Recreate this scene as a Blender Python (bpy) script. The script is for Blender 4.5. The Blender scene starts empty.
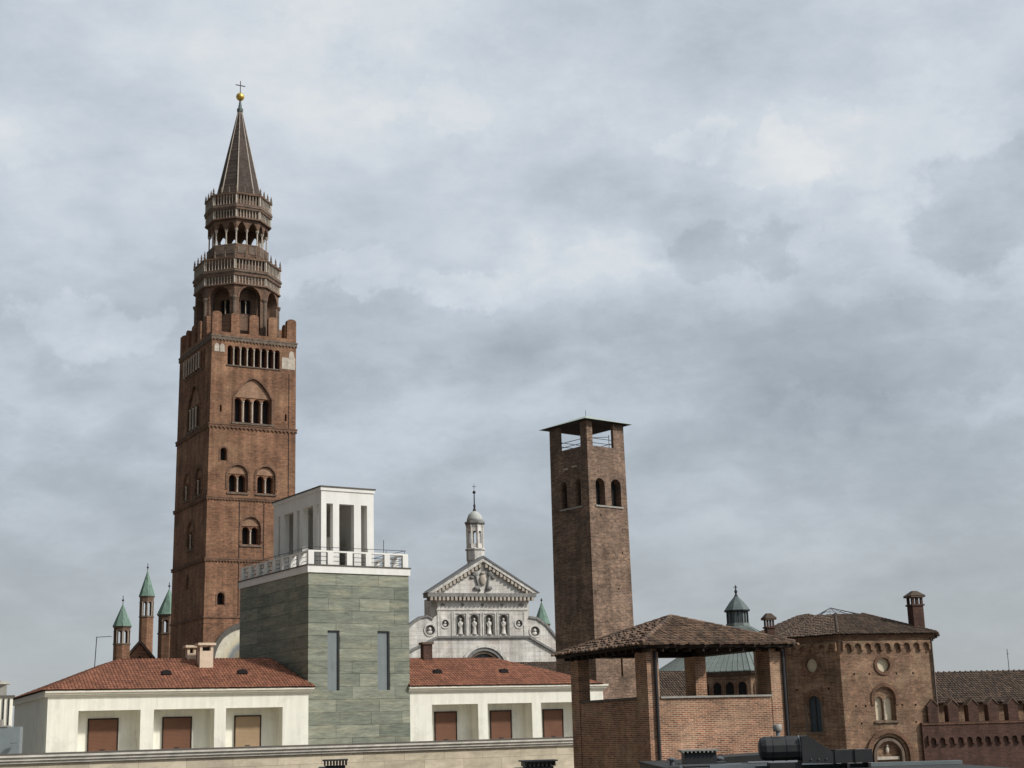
import bpy, bmesh, math, random
from mathutils import Vector, Matrix
random.seed(7)
C = bpy.context.scene
COL = C.collection
PI = math.pi
OPH = 0.0
G0 = -16.0                                   # street level; the camera's eye is z = 0

# ------------------------------------------------------------------ camera
cam = bpy.data.cameras.new('camera'); camo = bpy.data.objects.new('camera', cam); COL.objects.link(camo)
PT, RO = math.radians(13.2779), math.radians(-1.625)
s_, c_ = math.sin(RO), math.cos(RO); sp, cp = math.sin(PT), math.cos(PT)
yd = Vector((0, sp, -cp)); X_ = Vector((1, 0, 0)); FW = Vector((0, cp, sp))
RX = c_*X_ - s_*yd; DN = s_*X_ + c_*yd
m = Matrix((RX, -DN, -FW)).transposed().to_4x4()
camo.matrix_world = m
cam.sensor_width = 36; cam.lens = 36*1478.97/1024
cam.clip_start = 0.5; cam.clip_end = 6000
C.camera = camo
C.render.resolution_x = 1024; C.render.resolution_y = 768
C.view_settings.view_transform = 'Standard'; C.view_settings.look = 'None'
C.view_settings.gamma = 1.0
EXPO = 0.30
C.view_settings.exposure = EXPO

# ------------------------------------------------------------------ sun
SUN = Vector((0.90, -0.43, 0)).normalized()*math.cos(math.radians(39)) + Vector((0, 0, math.sin(math.radians(39))))
sl = bpy.data.lights.new('sun', 'SUN'); so = bpy.data.objects.new('sun', sl); COL.objects.link(so)
sl.energy = 2.6; sl.angle = math.radians(5); sl.color = (1.0, 0.955, 0.89)
so.rotation_euler = SUN.to_track_quat('Z', 'Y').to_euler(); so.location = (60, -60, 90)

# ------------------------------------------------------------------ sky
def srgb(r, g, b, k=1.0):
    f = lambda c: ((c/255+0.055)/1.055)**2.4 if c > 10 else c/255/12.92
    return (f(r)*k, f(g)*k, f(b)*k, 1)
W = bpy.data.worlds.new('World'); C.world = W; W.use_nodes = True
nt = W.node_tree; nt.nodes.clear(); N = nt.nodes.new; LK = nt.links.new
def nd(t, **kw):
    n = N(t)
    for k, v in kw.items(): setattr(n, k, v)
    return n
def mth(op, a, b=None, c=None):
    n = nd('ShaderNodeMath', operation=op)
    for i, v in enumerate((a, b, c)):
        if v is None: continue
        if isinstance(v, (int, float)): n.inputs[i].default_value = v
        else: LK(v, n.inputs[i])
    return n.outputs[0]
BGS = 0.1
out = nd('ShaderNodeOutputWorld'); bg = nd('ShaderNodeBackground'); bg.inputs['Strength'].default_value = BGS
LK(bg.outputs[0], out.inputs[0])
sky = nd('ShaderNodeTexSky', sky_type='NISHITA', sun_disc=False)
sky.sun_elevation = math.radians(39); sky.sun_rotation = math.atan2(SUN.x, SUN.y)
tc = nd('ShaderNodeTexCoord'); sx = nd('ShaderNodeSeparateXYZ'); LK(tc.outputs['Generated'], sx.inputs[0])
dz = mth('ADD', mth('MAXIMUM', sx.outputs[2], 0.0), 0.42)
cu = nd('ShaderNodeCombineXYZ'); LK(mth('DIVIDE', sx.outputs[0], dz), cu.inputs[0]); LK(mth('DIVIDE', sx.outputs[1], dz), cu.inputs[1]); LK(mth('MULTIPLY', sx.outputs[2], 1.2), cu.inputs[2])
def wnoise(scale, detail, rough, dist, off, vec=None):
    mp = nd('ShaderNodeMapping'); mp.inputs['Location'].default_value = off; LK(vec or cu.outputs[0], mp.inputs['Vector'])
    n = nd('ShaderNodeTexNoise'); LK(mp.outputs[0], n.inputs['Vector'])
    n.inputs['Scale'].default_value = scale; n.inputs['Detail'].default_value = detail
    n.inputs['Roughness'].default_value = rough; n.inputs['Distortion'].default_value = dist
    return n.outputs[0]
n1 = wnoise(3.2, 10, 0.50, 0.15, (3.1, 7.7, 0)); n2 = wnoise(9.0, 13, 0.70, 0.1, (1.3, 2.2, 4)); n3 = wnoise(4.0, 9, 0.55, 0.1, (8.3, 1.1, 2))
puff = mth('ABSOLUTE', mth('SUBTRACT', mth('MULTIPLY', n3, 2.0), 1.0))
den = mth('ADD', mth('MULTIPLY', n1, 0.62), mth('ADD', mth('MULTIPLY', n2, 0.42), mth('MULTIPLY', puff, -0.22)))
den = mth('ADD', mth('MULTIPLY', mth('SUBTRACT', den, 0.49), 1.2), 0.50)
# the deck is brighter high up and heavier in a band lower down
pf = nd('ShaderNodeMapRange', interpolation_type='SMOOTHSTEP'); LK(mth('ADD', mth('MULTIPLY', n3, .7), mth('MULTIPLY', n2, .3)), pf.inputs[0]); pf.inputs[1].default_value = .50; pf.inputs[2].default_value = .56; pf.inputs[3].default_value = 0; pf.inputs[4].default_value = -.065
den = mth('ADD', mth('ADD', den, pf.outputs[0]), .03)
ev = nd('ShaderNodeValToRGB'); LK(sx.outputs[2], ev.inputs[0]); ev.color_ramp.interpolation = 'EASE'
ev.color_ramp.elements[0].position = 0.0; ev.color_ramp.elements[0].color = (.40,)*3+(1,); ev.color_ramp.elements[1].position = .5; ev.color_ramp.elements[1].color = (.66,)*3+(1,)
for p_, v_ in ((.12, .44), (.20, .40), (.25, .42), (.30, .62), (.36, .66)):
    e_ = ev.color_ramp.elements.new(p_); e_.color = (v_,)*3+(1,)
den = mth('ADD', den, mth('SUBTRACT', ev.outputs[0], .5))
wn = nd('ShaderNodeTexNoise'); LK(tc.outputs['Generated'], wn.inputs['Vector']); wn.inputs['Scale'].default_value = 10; wn.inputs['Detail'].default_value = 11; wn.inputs['Roughness'].default_value = .62
w1 = nd('ShaderNodeVectorMath', operation='SUBTRACT'); LK(wn.outputs['Color'], w1.inputs[0]); w1.inputs[1].default_value = (.5, .5, .5)
w2 = nd('ShaderNodeVectorMath', operation='MULTIPLY'); LK(w1.outputs[0], w2.inputs[0]); w2.inputs[1].default_value = (.30, 0, .13)
wd = nd('ShaderNodeVectorMath', operation='ADD'); LK(tc.outputs['Generated'], wd.inputs[0]); LK(w2.outputs[0], wd.inputs[1])
def lobe(x, z, ax, az, amp):                 # a bright or dark bank of cloud in one part of the sky (directions, not pixels)
    global den
    a = nd('ShaderNodeVectorMath', operation='SUBTRACT'); LK(wd.outputs[0], a.inputs[0])
    y = math.sqrt(max(0.01, 1-x*x-z*z)); a.inputs[1].default_value = (x, y, z)
    b = nd('ShaderNodeVectorMath', operation='MULTIPLY'); LK(a.outputs[0], b.inputs[0]); b.inputs[1].default_value = (1/ax, 1.0, 1/az)
    d = nd('ShaderNodeVectorMath', operation='DOT_PRODUCT'); LK(b.outputs[0], d.inputs[0]); LK(b.outputs[0], d.inputs[1])
    e = mth('EXPONENT', mth('MULTIPLY', d.outputs['Value'], -1.0))
    sm = nd('ShaderNodeMapRange', interpolation_type='SMOOTHSTEP'); LK(e, sm.inputs[0]); sm.inputs[1].default_value = .30; sm.inputs[2].default_value = .58; sm.inputs[3].default_value = 0; sm.inputs[4].default_value = .8
    e = mth('ADD', mth('MULTIPLY', e, .45), mth('MULTIPLY', sm.outputs[0], .6))
    den = mth('ADD', den, mth('MULTIPLY', e, amp))
for l in [(-.10, .300, .10, .016, .16), (-.27, .262, .05, .018, .16), (.045, .315, .06, .022, .10), (.10, .385, .03, .014, .12), (.185, .37, .05, .014, .12),
          (-.33, .38, .04, .02, .08), (-.055, .41, .05, .012, .08), (-.09, .46, .05, .02, .07), (.30, .325, .07, .035, -.26), (.145, .31, .04, .03, -.18), (.21, .345, .04, .012, -.06),
          (.24, .235, .22, .03, -.06), (.27, .275, .1, .01, .06), (-.02, .27, .12, .018, -.06), (.25, .195, .10, .014, .07), (-.03, .37, .10, .03, -.04), (-.33, .31, .06, .025, -.04), (.0, .22, .1, .02, .03)]:
    lobe(*l)
rp = nd('ShaderNodeValToRGB'); LK(den, rp.inputs[0])
KS = 1/(2**EXPO)/BGS
els = [(0.18, (155, 165, 174)), (0.40, (176, 185, 194)), (0.56, (194, 203, 213)), (0.70, (209, 217, 225)), (0.90, (230, 233, 234))]
rp.color_ramp.elements[0].position = els[0][0]; rp.color_ramp.elements[0].color = srgb(*els[0][1])
rp.color_ramp.elements[1].position = els[-1][0]; rp.color_ramp.elements[1].color = srgb(*els[-1][1])
for p, c in els[1:-1]:
    e = rp.color_ramp.elements.new(p); e.color = srgb(*c)
def wmix(f, a, b):
    n = nd('ShaderNodeMix', data_type='RGBA')
    for i, v in ((0, f), (6, a), (7, b)):
        if isinstance(v, (int, float)): n.inputs[i].default_value = v
        elif isinstance(v, tuple): n.inputs[i].default_value = v
        else: LK(v, n.inputs[i])
    return n.outputs[2]
# haze flattens the clouds towards the horizon; the overcast is brighter towards the zenith
hz = nd('ShaderNodeMapRange'); LK(sx.outputs[2], hz.inputs[0]); hz.inputs[1].default_value = 0.0; hz.inputs[2].default_value = 0.20; hz.inputs[3].default_value = 0.9; hz.inputs[4].default_value = 0.0
cl = wmix(hz.outputs[0], rp.outputs[0], srgb(171, 175, 176))
zn = nd('ShaderNodeMapRange'); LK(sx.outputs[2], zn.inputs[0]); zn.inputs[1].default_value = 0.45; zn.inputs[2].default_value = 0.95; zn.inputs[3].default_value = KS; zn.inputs[4].default_value = KS*1.0
# unseen sky brightened round the sun and dimmed behind-left, added to shade left faces
sd = nd('ShaderNodeVectorMath', operation='DOT_PRODUCT'); LK(tc.outputs['Generated'], sd.inputs[0]); sd.inputs[1].default_value = tuple(SUN)
f1 = nd('ShaderNodeMapRange'); LK(sd.outputs['Value'], f1.inputs[0]); f1.inputs[1].default_value = .2; f1.inputs[2].default_value = .9; f1.inputs[3].default_value = 1.0; f1.inputs[4].default_value = 1.7
sa = nd('ShaderNodeVectorMath', operation='DOT_PRODUCT'); LK(tc.outputs['Generated'], sa.inputs[0]); sa.inputs[1].default_value = (-.9, -.436, 0)
f2 = nd('ShaderNodeMapRange'); LK(sa.outputs['Value'], f2.inputs[0]); f2.inputs[1].default_value = -.04; f2.inputs[2].default_value = .4; f2.inputs[3].default_value = 1.0; f2.inputs[4].default_value = .24
vs = nd('ShaderNodeVectorMath', operation='SCALE'); LK(cl, vs.inputs[0]); LK(mth('MULTIPLY', zn.outputs[0], mth('MULTIPLY', f1.outputs[0], f2.outputs[0])), vs.inputs['Scale'])
LK(wmix(0.06, vs.outputs[0], sky.outputs[0]), bg.inputs['Color'])

# ------------------------------------------------------------------ materials
MATS = {}
class NT:
    def __init__(s, name, rough=0.85, metal=0.0):
        s.m = bpy.data.materials.new(name); s.m.use_nodes = True; s.t = s.m.node_tree; s.b = s.t.nodes['Principled BSDF']
        s.b.inputs['Roughness'].default_value = rough; s.b.inputs['Metallic'].default_value = metal
        s.b.inputs['Specular IOR Level'].default_value = 0.25
        s.tc = s.n('ShaderNodeTexCoord'); s.sx = s.n('ShaderNodeSeparateXYZ'); s.l(s.tc.outputs['Object'], s.sx.inputs[0])
    def n(s, t, **kw):
        x = s.t.nodes.new(t)
        for k, v in kw.items(): setattr(x, k, v)
        return x
    def l(s, a, b): s.t.links.new(a, b)
    def math(s, op, a, b=None):
        x = s.n('ShaderNodeMath', operation=op)
        for i, v in enumerate((a, b)):
            if v is None: continue
            if isinstance(v, (int, float)): x.inputs[i].default_value = v
            else: s.l(v, x.inputs[i])
        return x.outputs[0]
    def uz(s, ku=1.0, kz=1.0):              # (along the wall, height): works on every upright face
        c = s.n('ShaderNodeCombineXYZ')
        s.l(s.math('MULTIPLY', s.math('ADD', s.sx.outputs[0], s.sx.outputs[1]), ku), c.inputs[0]); s.l(s.math('MULTIPLY', s.sx.outputs[2], kz), c.inputs[1])
        return c.outputs[0]
    def noise(s, scale, detail=5, rough=0.6, vec=None, dist=0.0):
        x = s.n('ShaderNodeTexNoise'); s.l(vec or s.tc.outputs['Object'], x.inputs['Vector'])
        x.inputs['Scale'].default_value = scale; x.inputs['Detail'].default_value = detail; x.inputs['Roughness'].default_value = rough; x.inputs['Distortion'].default_value = dist
        return x.outputs[0]
    def rng(s, v, a, b, c, d):
        x = s.n('ShaderNodeMapRange'); s.l(v, x.inputs[0])
        for i, q in enumerate((a, b, c, d)): x.inputs[i+1].default_value = q
        return x.outputs[0]
    def mix(s, f, a, b, blend='MIX'):
        x = s.n('ShaderNodeMix', data_type='RGBA', blend_type=blend)
        for i, v in ((0, f), (6, a), (7, b)):
            if isinstance(v, (int, float)): x.inputs[i].default_value = v
            elif isinstance(v, tuple): x.inputs[i].default_value = v
            else: s.l(v, x.inputs[i])
        return x.outputs[2]
    def gain(s, col, v):                     # multiply a colour by a value
        x = s.n('ShaderNodeVectorMath', operation='SCALE')
        if isinstance(col, tuple): x.inputs[0].default_value = col[:3]
        else: s.l(col, x.inputs[0])
        if isinstance(v, (int, float)): x.inputs['Scale'].default_value = v
        else: s.l(v, x.inputs['Scale'])
        return x.outputs[0]
    def bump(s, h, strength=0.4, dist=0.02):
        x = s.n('ShaderNodeBump'); s.l(h, x.inputs['Height']); x.inputs['Strength'].default_value = strength; x.inputs['Distance'].default_value = dist
        s.l(x.outputs[0], s.b.inputs['Normal'])
    def done(s, col):
        if isinstance(col, tuple): s.b.inputs['Base Color'].default_value = col
        else: s.l(col, s.b.inputs['Base Color'])
        MATS[s.m.name] = s.m
        return s.m
def masonry(name, c1, c2, mortar, bw=.28, bh=.075, ms=.012, patch=.35, pscale=.35, streak=.25, tint=None, tamt=.5, tscale=.12, bumpd=.02, smooth=.1, off=.5, big=0.0):
    t = NT(name, 0.92)
    b = t.n('ShaderNodeTexBrick'); t.l(t.uz(), b.inputs['Vector']); b.inputs['Scale'].default_value = 1
    b.offset = off; b.offset_frequency = 2; b.squash = 1.0
    b.inputs['Color1'].default_value = c1; b.inputs['Color2'].default_value = c2; b.inputs['Mortar'].default_value = mortar
    b.inputs['Brick Width'].default_value = bw; b.inputs['Row Height'].default_value = bh; b.inputs['Mortar Size'].default_value = ms; b.inputs['Mortar Smooth'].default_value = smooth
    col = b.outputs['Color']
    if tint:
        col = t.mix(t.rng(t.noise(tscale, 6, .65, dist=.6), .46, .66, 0, tamt), col, tint)
    pv = t.rng(t.noise(pscale, 8, .7), .3, .7, 1-patch, 1+patch)
    fine = t.rng(t.noise(4.5, 4, .7), .3, .7, 1-patch*.6, 1+patch*.6)
    rows = t.rng(t.noise(1.0, 5, .75, vec=t.uz(.25, 3.2)), .3, .7, 1-patch*.45, 1+patch*.45)
    st = t.rng(t.noise(1.0, 6, .65, vec=t.uz(1.1, .05)), .35, .7, 1+streak*.3, 1-streak)
    col = t.gain(col, t.math('MULTIPLY', t.math('MULTIPLY', pv, fine), t.math('MULTIPLY', st, rows)))
    t.bump(b.outputs['Fac'], -0.5, bumpd)
    return t.done(col)
def plain(name, c, rough=.8, metal=0.0, var=.15, scale=1.5, streak=0.0, bump=0.0):
    t = NT(name, rough, metal)
    v = t.rng(t.noise(scale, 7, .65), .3, .7, 1-var, 1+var)
    if streak: v = t.math('MULTIPLY', v, t.rng(t.noise(1.0, 6, .65, vec=t.uz(2.5, .18)), .38, .72, 1+streak*.2, 1-streak))
    if bump: t.bump(t.noise(scale*8, 5, .6), bump, .02)
    return t.done(t.gain(c, v))
def tiles(name, ca, cb, cc, moss=None):
    t = NT(name, .9)
    g = t.n('ShaderNodeNewGeometry'); r = t.n('ShaderNodeValToRGB'); t.l(g.outputs['Random Per Island'], r.inputs[0])
    r.color_ramp.elements[0].color = ca; r.color_ramp.elements[1].color = cb
    e = r.color_ramp.elements.new(.5); e.color = cc
    col = t.gain(r.outputs[0], t.rng(t.noise(.8, 7, .7), .3, .7, .72, 1.28))
    col = t.gain(col, t.rng(t.noise(9, 4, .6), .3, .7, .8, 1.2))
    if moss: col = t.mix(t.rng(t.noise(1.6, 6, .7, dist=.5), .52, .68, 0, .7), col, moss)
    return t.done(col)

M = {}
M['bell_brick'] = masonry('bell_brick', srgb(142, 101, 76), srgb(103, 73, 56), srgb(134, 112, 94), .45, .16, .014, patch=.36, pscale=.25, streak=.42, tint=srgb(158, 126, 98), tamt=.55, tscale=.16)
M['bell_trim'] = masonry('bell_trim', srgb(122, 90, 70), srgb(98, 72, 58), srgb(120, 104, 90), .45, .16, .014, patch=.35, pscale=.5, streak=.3)
M['bell_crown'] = masonry('bell_crown', srgb(120, 92, 74), srgb(96, 74, 60), srgb(116, 102, 90), .45, .16, .014, patch=.35, pscale=.4, streak=.35, tint=srgb(112, 98, 88), tamt=.6, tscale=.3)
M['tympanum'] = masonry('tympanum', srgb(150, 116, 92), srgb(132, 100, 79), srgb(160, 140, 120), .45, .16, .014, patch=.2, pscale=.6, streak=.2)
M['pale_stone'] = plain('pale_stone', srgb(180, 170, 156), .85, var=.25, scale=2.0, streak=.3)
M['worn_stone'] = plain('worn_stone', srgb(112, 98, 86), .9, var=.35, scale=2.0, streak=.4)
M['opening'] = plain('opening', srgb(30, 27, 26), .8, var=.3)  # near-black panels paint the interior shade of openings; also colours the roof vents
M['spire_tile'] = masonry('spire_tile', srgb(92, 80, 72), srgb(74, 65, 60), srgb(58, 52, 48), .3, .22, .02, patch=.3, pscale=.6, streak=.3)
M['copper'] = plain('copper', srgb(110, 134, 120), .7, var=.3, scale=1.2, streak=.35)
M['gold'] = plain('gold', srgb(222, 186, 96), .32, metal=.85, var=.1)
M['iron'] = plain('iron', srgb(52, 52, 54), .6, var=.2)
M['wire'] = plain('wire', srgb(96, 98, 102), .5, metal=.3, var=.1)
M['tower_brick'] = masonry('tower_brick', srgb(138, 110, 90), srgb(92, 72, 60), srgb(132, 118, 104), .42, .15, .02, patch=.50, pscale=.45, streak=.3, tint=srgb(100, 84, 76), tamt=.6, tscale=.2)
M['loggia_brick'] = masonry('loggia_brick', srgb(160, 108, 82), srgb(106, 68, 52), srgb(178, 157, 134), .23, .066, .011, patch=.34, pscale=.8, streak=.22, tint=srgb(176, 150, 124), tamt=.5, tscale=.5)
M['palazzo_brick'] = masonry('palazzo_brick', srgb(138, 104, 80), srgb(97, 70, 55), srgb(138, 118, 100), .34, .12, .02, patch=.50, pscale=.6, streak=.25, tint=srgb(152, 130, 106), tamt=.65, tscale=.35)
M['battlement_brick'] = masonry('battlement_brick', srgb(92, 64, 54), srgb(72, 50, 44), srgb(88, 74, 66), .34, .12, .016, patch=.35, pscale=.4, streak=.35)
M['old_tile'] = tiles('old_tile', srgb(108, 90, 76), srgb(76, 65, 58), srgb(94, 79, 68), moss=srgb(84, 80, 70))
M['loggia_tile'] = tiles('loggia_tile', srgb(128, 104, 86), srgb(78, 65, 56), srgb(104, 84, 70), moss=srgb(92, 86, 74))
M['red_tile'] = tiles('red_tile', srgb(142, 95, 73), srgb(114, 75, 59), srgb(128, 85, 66))
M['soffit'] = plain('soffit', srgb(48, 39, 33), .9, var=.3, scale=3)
t = NT('white_wall', .85)
col = t.mix(t.rng(t.noise(.55, 7, .65, dist=.4), .54, .66, 0, .55), srgb(232, 229, 215), srgb(206, 202, 190))
col = t.gain(col, t.math('MULTIPLY', t.rng(t.noise(1.2, 7, .65), .3, .7, .95, 1.04), t.rng(t.noise(1.0, 6, .65, vec=t.uz(2.8, .16)), .4, .72, 1.02, .86)))
t.bump(t.noise(14, 4, .6), .15, .01); M['white_wall'] = t.done(col)
M['cream_trim'] = plain('cream_trim', srgb(226, 220, 204), .8, var=.05, scale=1.0, streak=.08)
M['porch_wall'] = plain('porch_wall', srgb(226, 222, 206), .85, var=.04, scale=1.0)
def shutter(name, c):
    t = NT(name, .55)
    w = t.n('ShaderNodeTexWave', wave_type='BANDS', bands_direction='Z'); t.l(t.tc.outputs['Object'], w.inputs['Vector']); w.inputs['Scale'].default_value = 4.0
    t.bump(w.outputs[0], .5, .01)
    return t.done(t.gain(t.gain(c, t.rng(w.outputs[0], 0, 1, .86, 1.06)), t.rng(t.noise(1.2, 5, .6), .3, .7, .9, 1.1)))
M['brown_shutter'] = shutter('brown_shutter', srgb(108, 74, 56)); M['tan_shutter'] = shutter('tan_shutter', srgb(158, 134, 106))
# green stone cladding: long slabs, each with its own tone and its own horizontal veins
t = NT('green_stone', .55)
b = t.n('ShaderNodeTexBrick'); t.l(t.uz(), b.inputs['Vector']); b.offset = .37; b.offset_frequency = 2; b.squash = .72; b.squash_frequency = 3
b.inputs['Scale'].default_value = 1; b.inputs['Brick Width'].default_value = 3.1; b.inputs['Row Height'].default_value = .80; b.inputs['Mortar Size'].default_value = .014; b.inputs['Mortar Smooth'].default_value = .3
b.inputs['Color1'].default_value = srgb(138, 140, 124); b.inputs['Color2'].default_value = srgb(106, 112, 100); b.inputs['Mortar'].default_value = srgb(48, 52, 47)
v1 = t.rng(t.noise(1.0, 9, .75, vec=t.uz(.5, 3.4), dist=1.0), .3, .7, .6, 1.3)
v2 = t.rng(t.noise(1.0, 6, .7, vec=t.uz(1.6, 11.0), dist=.7), .3, .7, .70, 1.28)
col = t.mix(t.rng(t.noise(1.0, 6, .7, vec=t.uz(.4, 1.3)), .48, .66, 0, .5), b.outputs['Color'], srgb(158, 152, 128))
col = t.gain(col, t.math('MULTIPLY', v1, v2)); t.bump(b.outputs['Fac'], -.4, .02); M['green_stone'] = t.done(col)
M['slate_panel'] = plain('slate_panel', srgb(118, 126, 126), .5, var=.1, scale=1.0, streak=.15)
M['pavilion_white'] = plain('pavilion_white', srgb(222, 220, 214), .8, var=.05, scale=.8, streak=.1)
# travertine wall with stains
t = NT('travertine', .8)
b = t.n('ShaderNodeTexBrick'); t.l(t.uz(), b.inputs['Vector']); b.offset = .5
b.inputs['Scale'].default_value = 1; b.inputs['Brick Width'].default_value = 1.9; b.inputs['Row Height'].default_value = .75; b.inputs['Mortar Size'].default_value = .008
b.inputs['Color1'].default_value = srgb(204, 192, 168); b.inputs['Color2'].default_value = srgb(186, 174, 152); b.inputs['Mortar'].default_value = srgb(140, 130, 114)
col = t.mix(t.rng(t.noise(1.0, 7, .7, vec=t.uz(.7, 2.4), dist=.6), .45, .68, 0, .75), b.outputs['Color'], srgb(150, 140, 122))
col = t.gain(col, t.rng(t.noise(1.5, 8, .7), .3, .7, .82, 1.16)); M['travertine'] = t.done(col)
M['coping'] = plain('coping', srgb(196, 190, 178), .85, var=.15, scale=1.5, streak=.25)
M['dark_coping'] = plain('dark_coping', srgb(92, 88, 82), .9, var=.25, scale=2)
M['marble'] = masonry('marble', srgb(220, 216, 208), srgb(204, 200, 192), srgb(158, 154, 148), 1.6, .62, .014, patch=.22, pscale=.6, streak=.34, tint=srgb(186, 168, 152), tamt=.4, tscale=.3)
M['marble_trim'] = plain('marble_trim', srgb(204, 200, 192), .8, var=.26, scale=1.6, streak=.4)
M['grey_trim'] = plain('grey_trim', srgb(134, 132, 128), .85, var=.25, scale=1.4, streak=.3)
M['niche'] = plain('niche', srgb(120, 116, 110), .9, var=.2)
M['dark_lead'] = plain('dark_lead', srgb(92, 102, 100), .6, metal=.1, var=.25, scale=1.0, streak=.2)
M['dome_stone'] = plain('dome_stone', srgb(176, 178, 172), .8, var=.15, scale=1.2, streak=.2)
M['pale_lead'] = plain('pale_lead', srgb(158, 168, 158), .6, var=.12, scale=1.0)
M['lead'] = plain('lead', srgb(116, 124, 119), .65, metal=.05, var=.15, scale=.8, streak=.2)
M['slate_roof'] = plain('slate_roof', srgb(112, 112, 112), .8, var=.25, scale=1.0)
M['glass_dark'] = plain('glass_dark', srgb(66, 74, 80), .15, var=.15)
M['cream_panel'] = plain('cream_panel', srgb(206, 194, 168), .8, var=.12)
M['roof_felt'] = plain('roof_felt', srgb(56, 56, 55), .85, var=.3, scale=1.3)
M['duct_metal'] = plain('duct_metal', srgb(58, 58, 59), .55, metal=.2, var=.15, scale=2)
M['grey_metal'] = plain('grey_metal', srgb(126, 134, 138), .5, metal=.2, var=.12, scale=2)
M['sill_stone'] = plain('sill_stone', srgb(150, 146, 138), .85, var=.2, scale=2.5)
M['plastic'] = plain('plastic', srgb(150, 146, 138), .4, var=.2)
M['chimney_plaster'] = plain('chimney_plaster', srgb(206, 186, 164), .9, var=.12, scale=1.5, streak=.15)
M['paving'] = masonry('paving', srgb(128, 122, 114), srgb(112, 106, 100), srgb(84, 80, 76), 1.2, .6, .02, patch=.2)
t = NT('clock_face', .7)
mp = t.n('ShaderNodeVectorMath', operation='SUBTRACT'); t.l(t.tc.outputs['Object'], mp.inputs[0]); mp.inputs[1].default_value = (6.0, 0, 10.2-G0)
ln = t.n('ShaderNodeVectorMath', operation='LENGTH'); t.l(mp.outputs[0], ln.inputs[0])
rr = t.n('ShaderNodeValToRGB'); rr.color_ramp.interpolation = 'LINEAR'; t.l(t.math('DIVIDE', ln.outputs['Value'], 5.0), rr.inputs[0])
rr.color_ramp.elements[0].color = srgb(150, 130, 96); rr.color_ramp.elements[0].position = .3
rr.color_ramp.elements[1].color = srgb(205, 198, 180); rr.color_ramp.elements[1].position = .95
e = rr.color_ramp.elements.new(.55); e.color = srgb(120, 126, 128); e = rr.color_ramp.elements.new(.66); e.color = srgb(196, 186, 160)
M['clock_face'] = t.done(t.gain(rr.outputs[0], t.rng(t.noise(1.2, 6, .7), .3, .7, .75, 1.15)))

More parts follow.
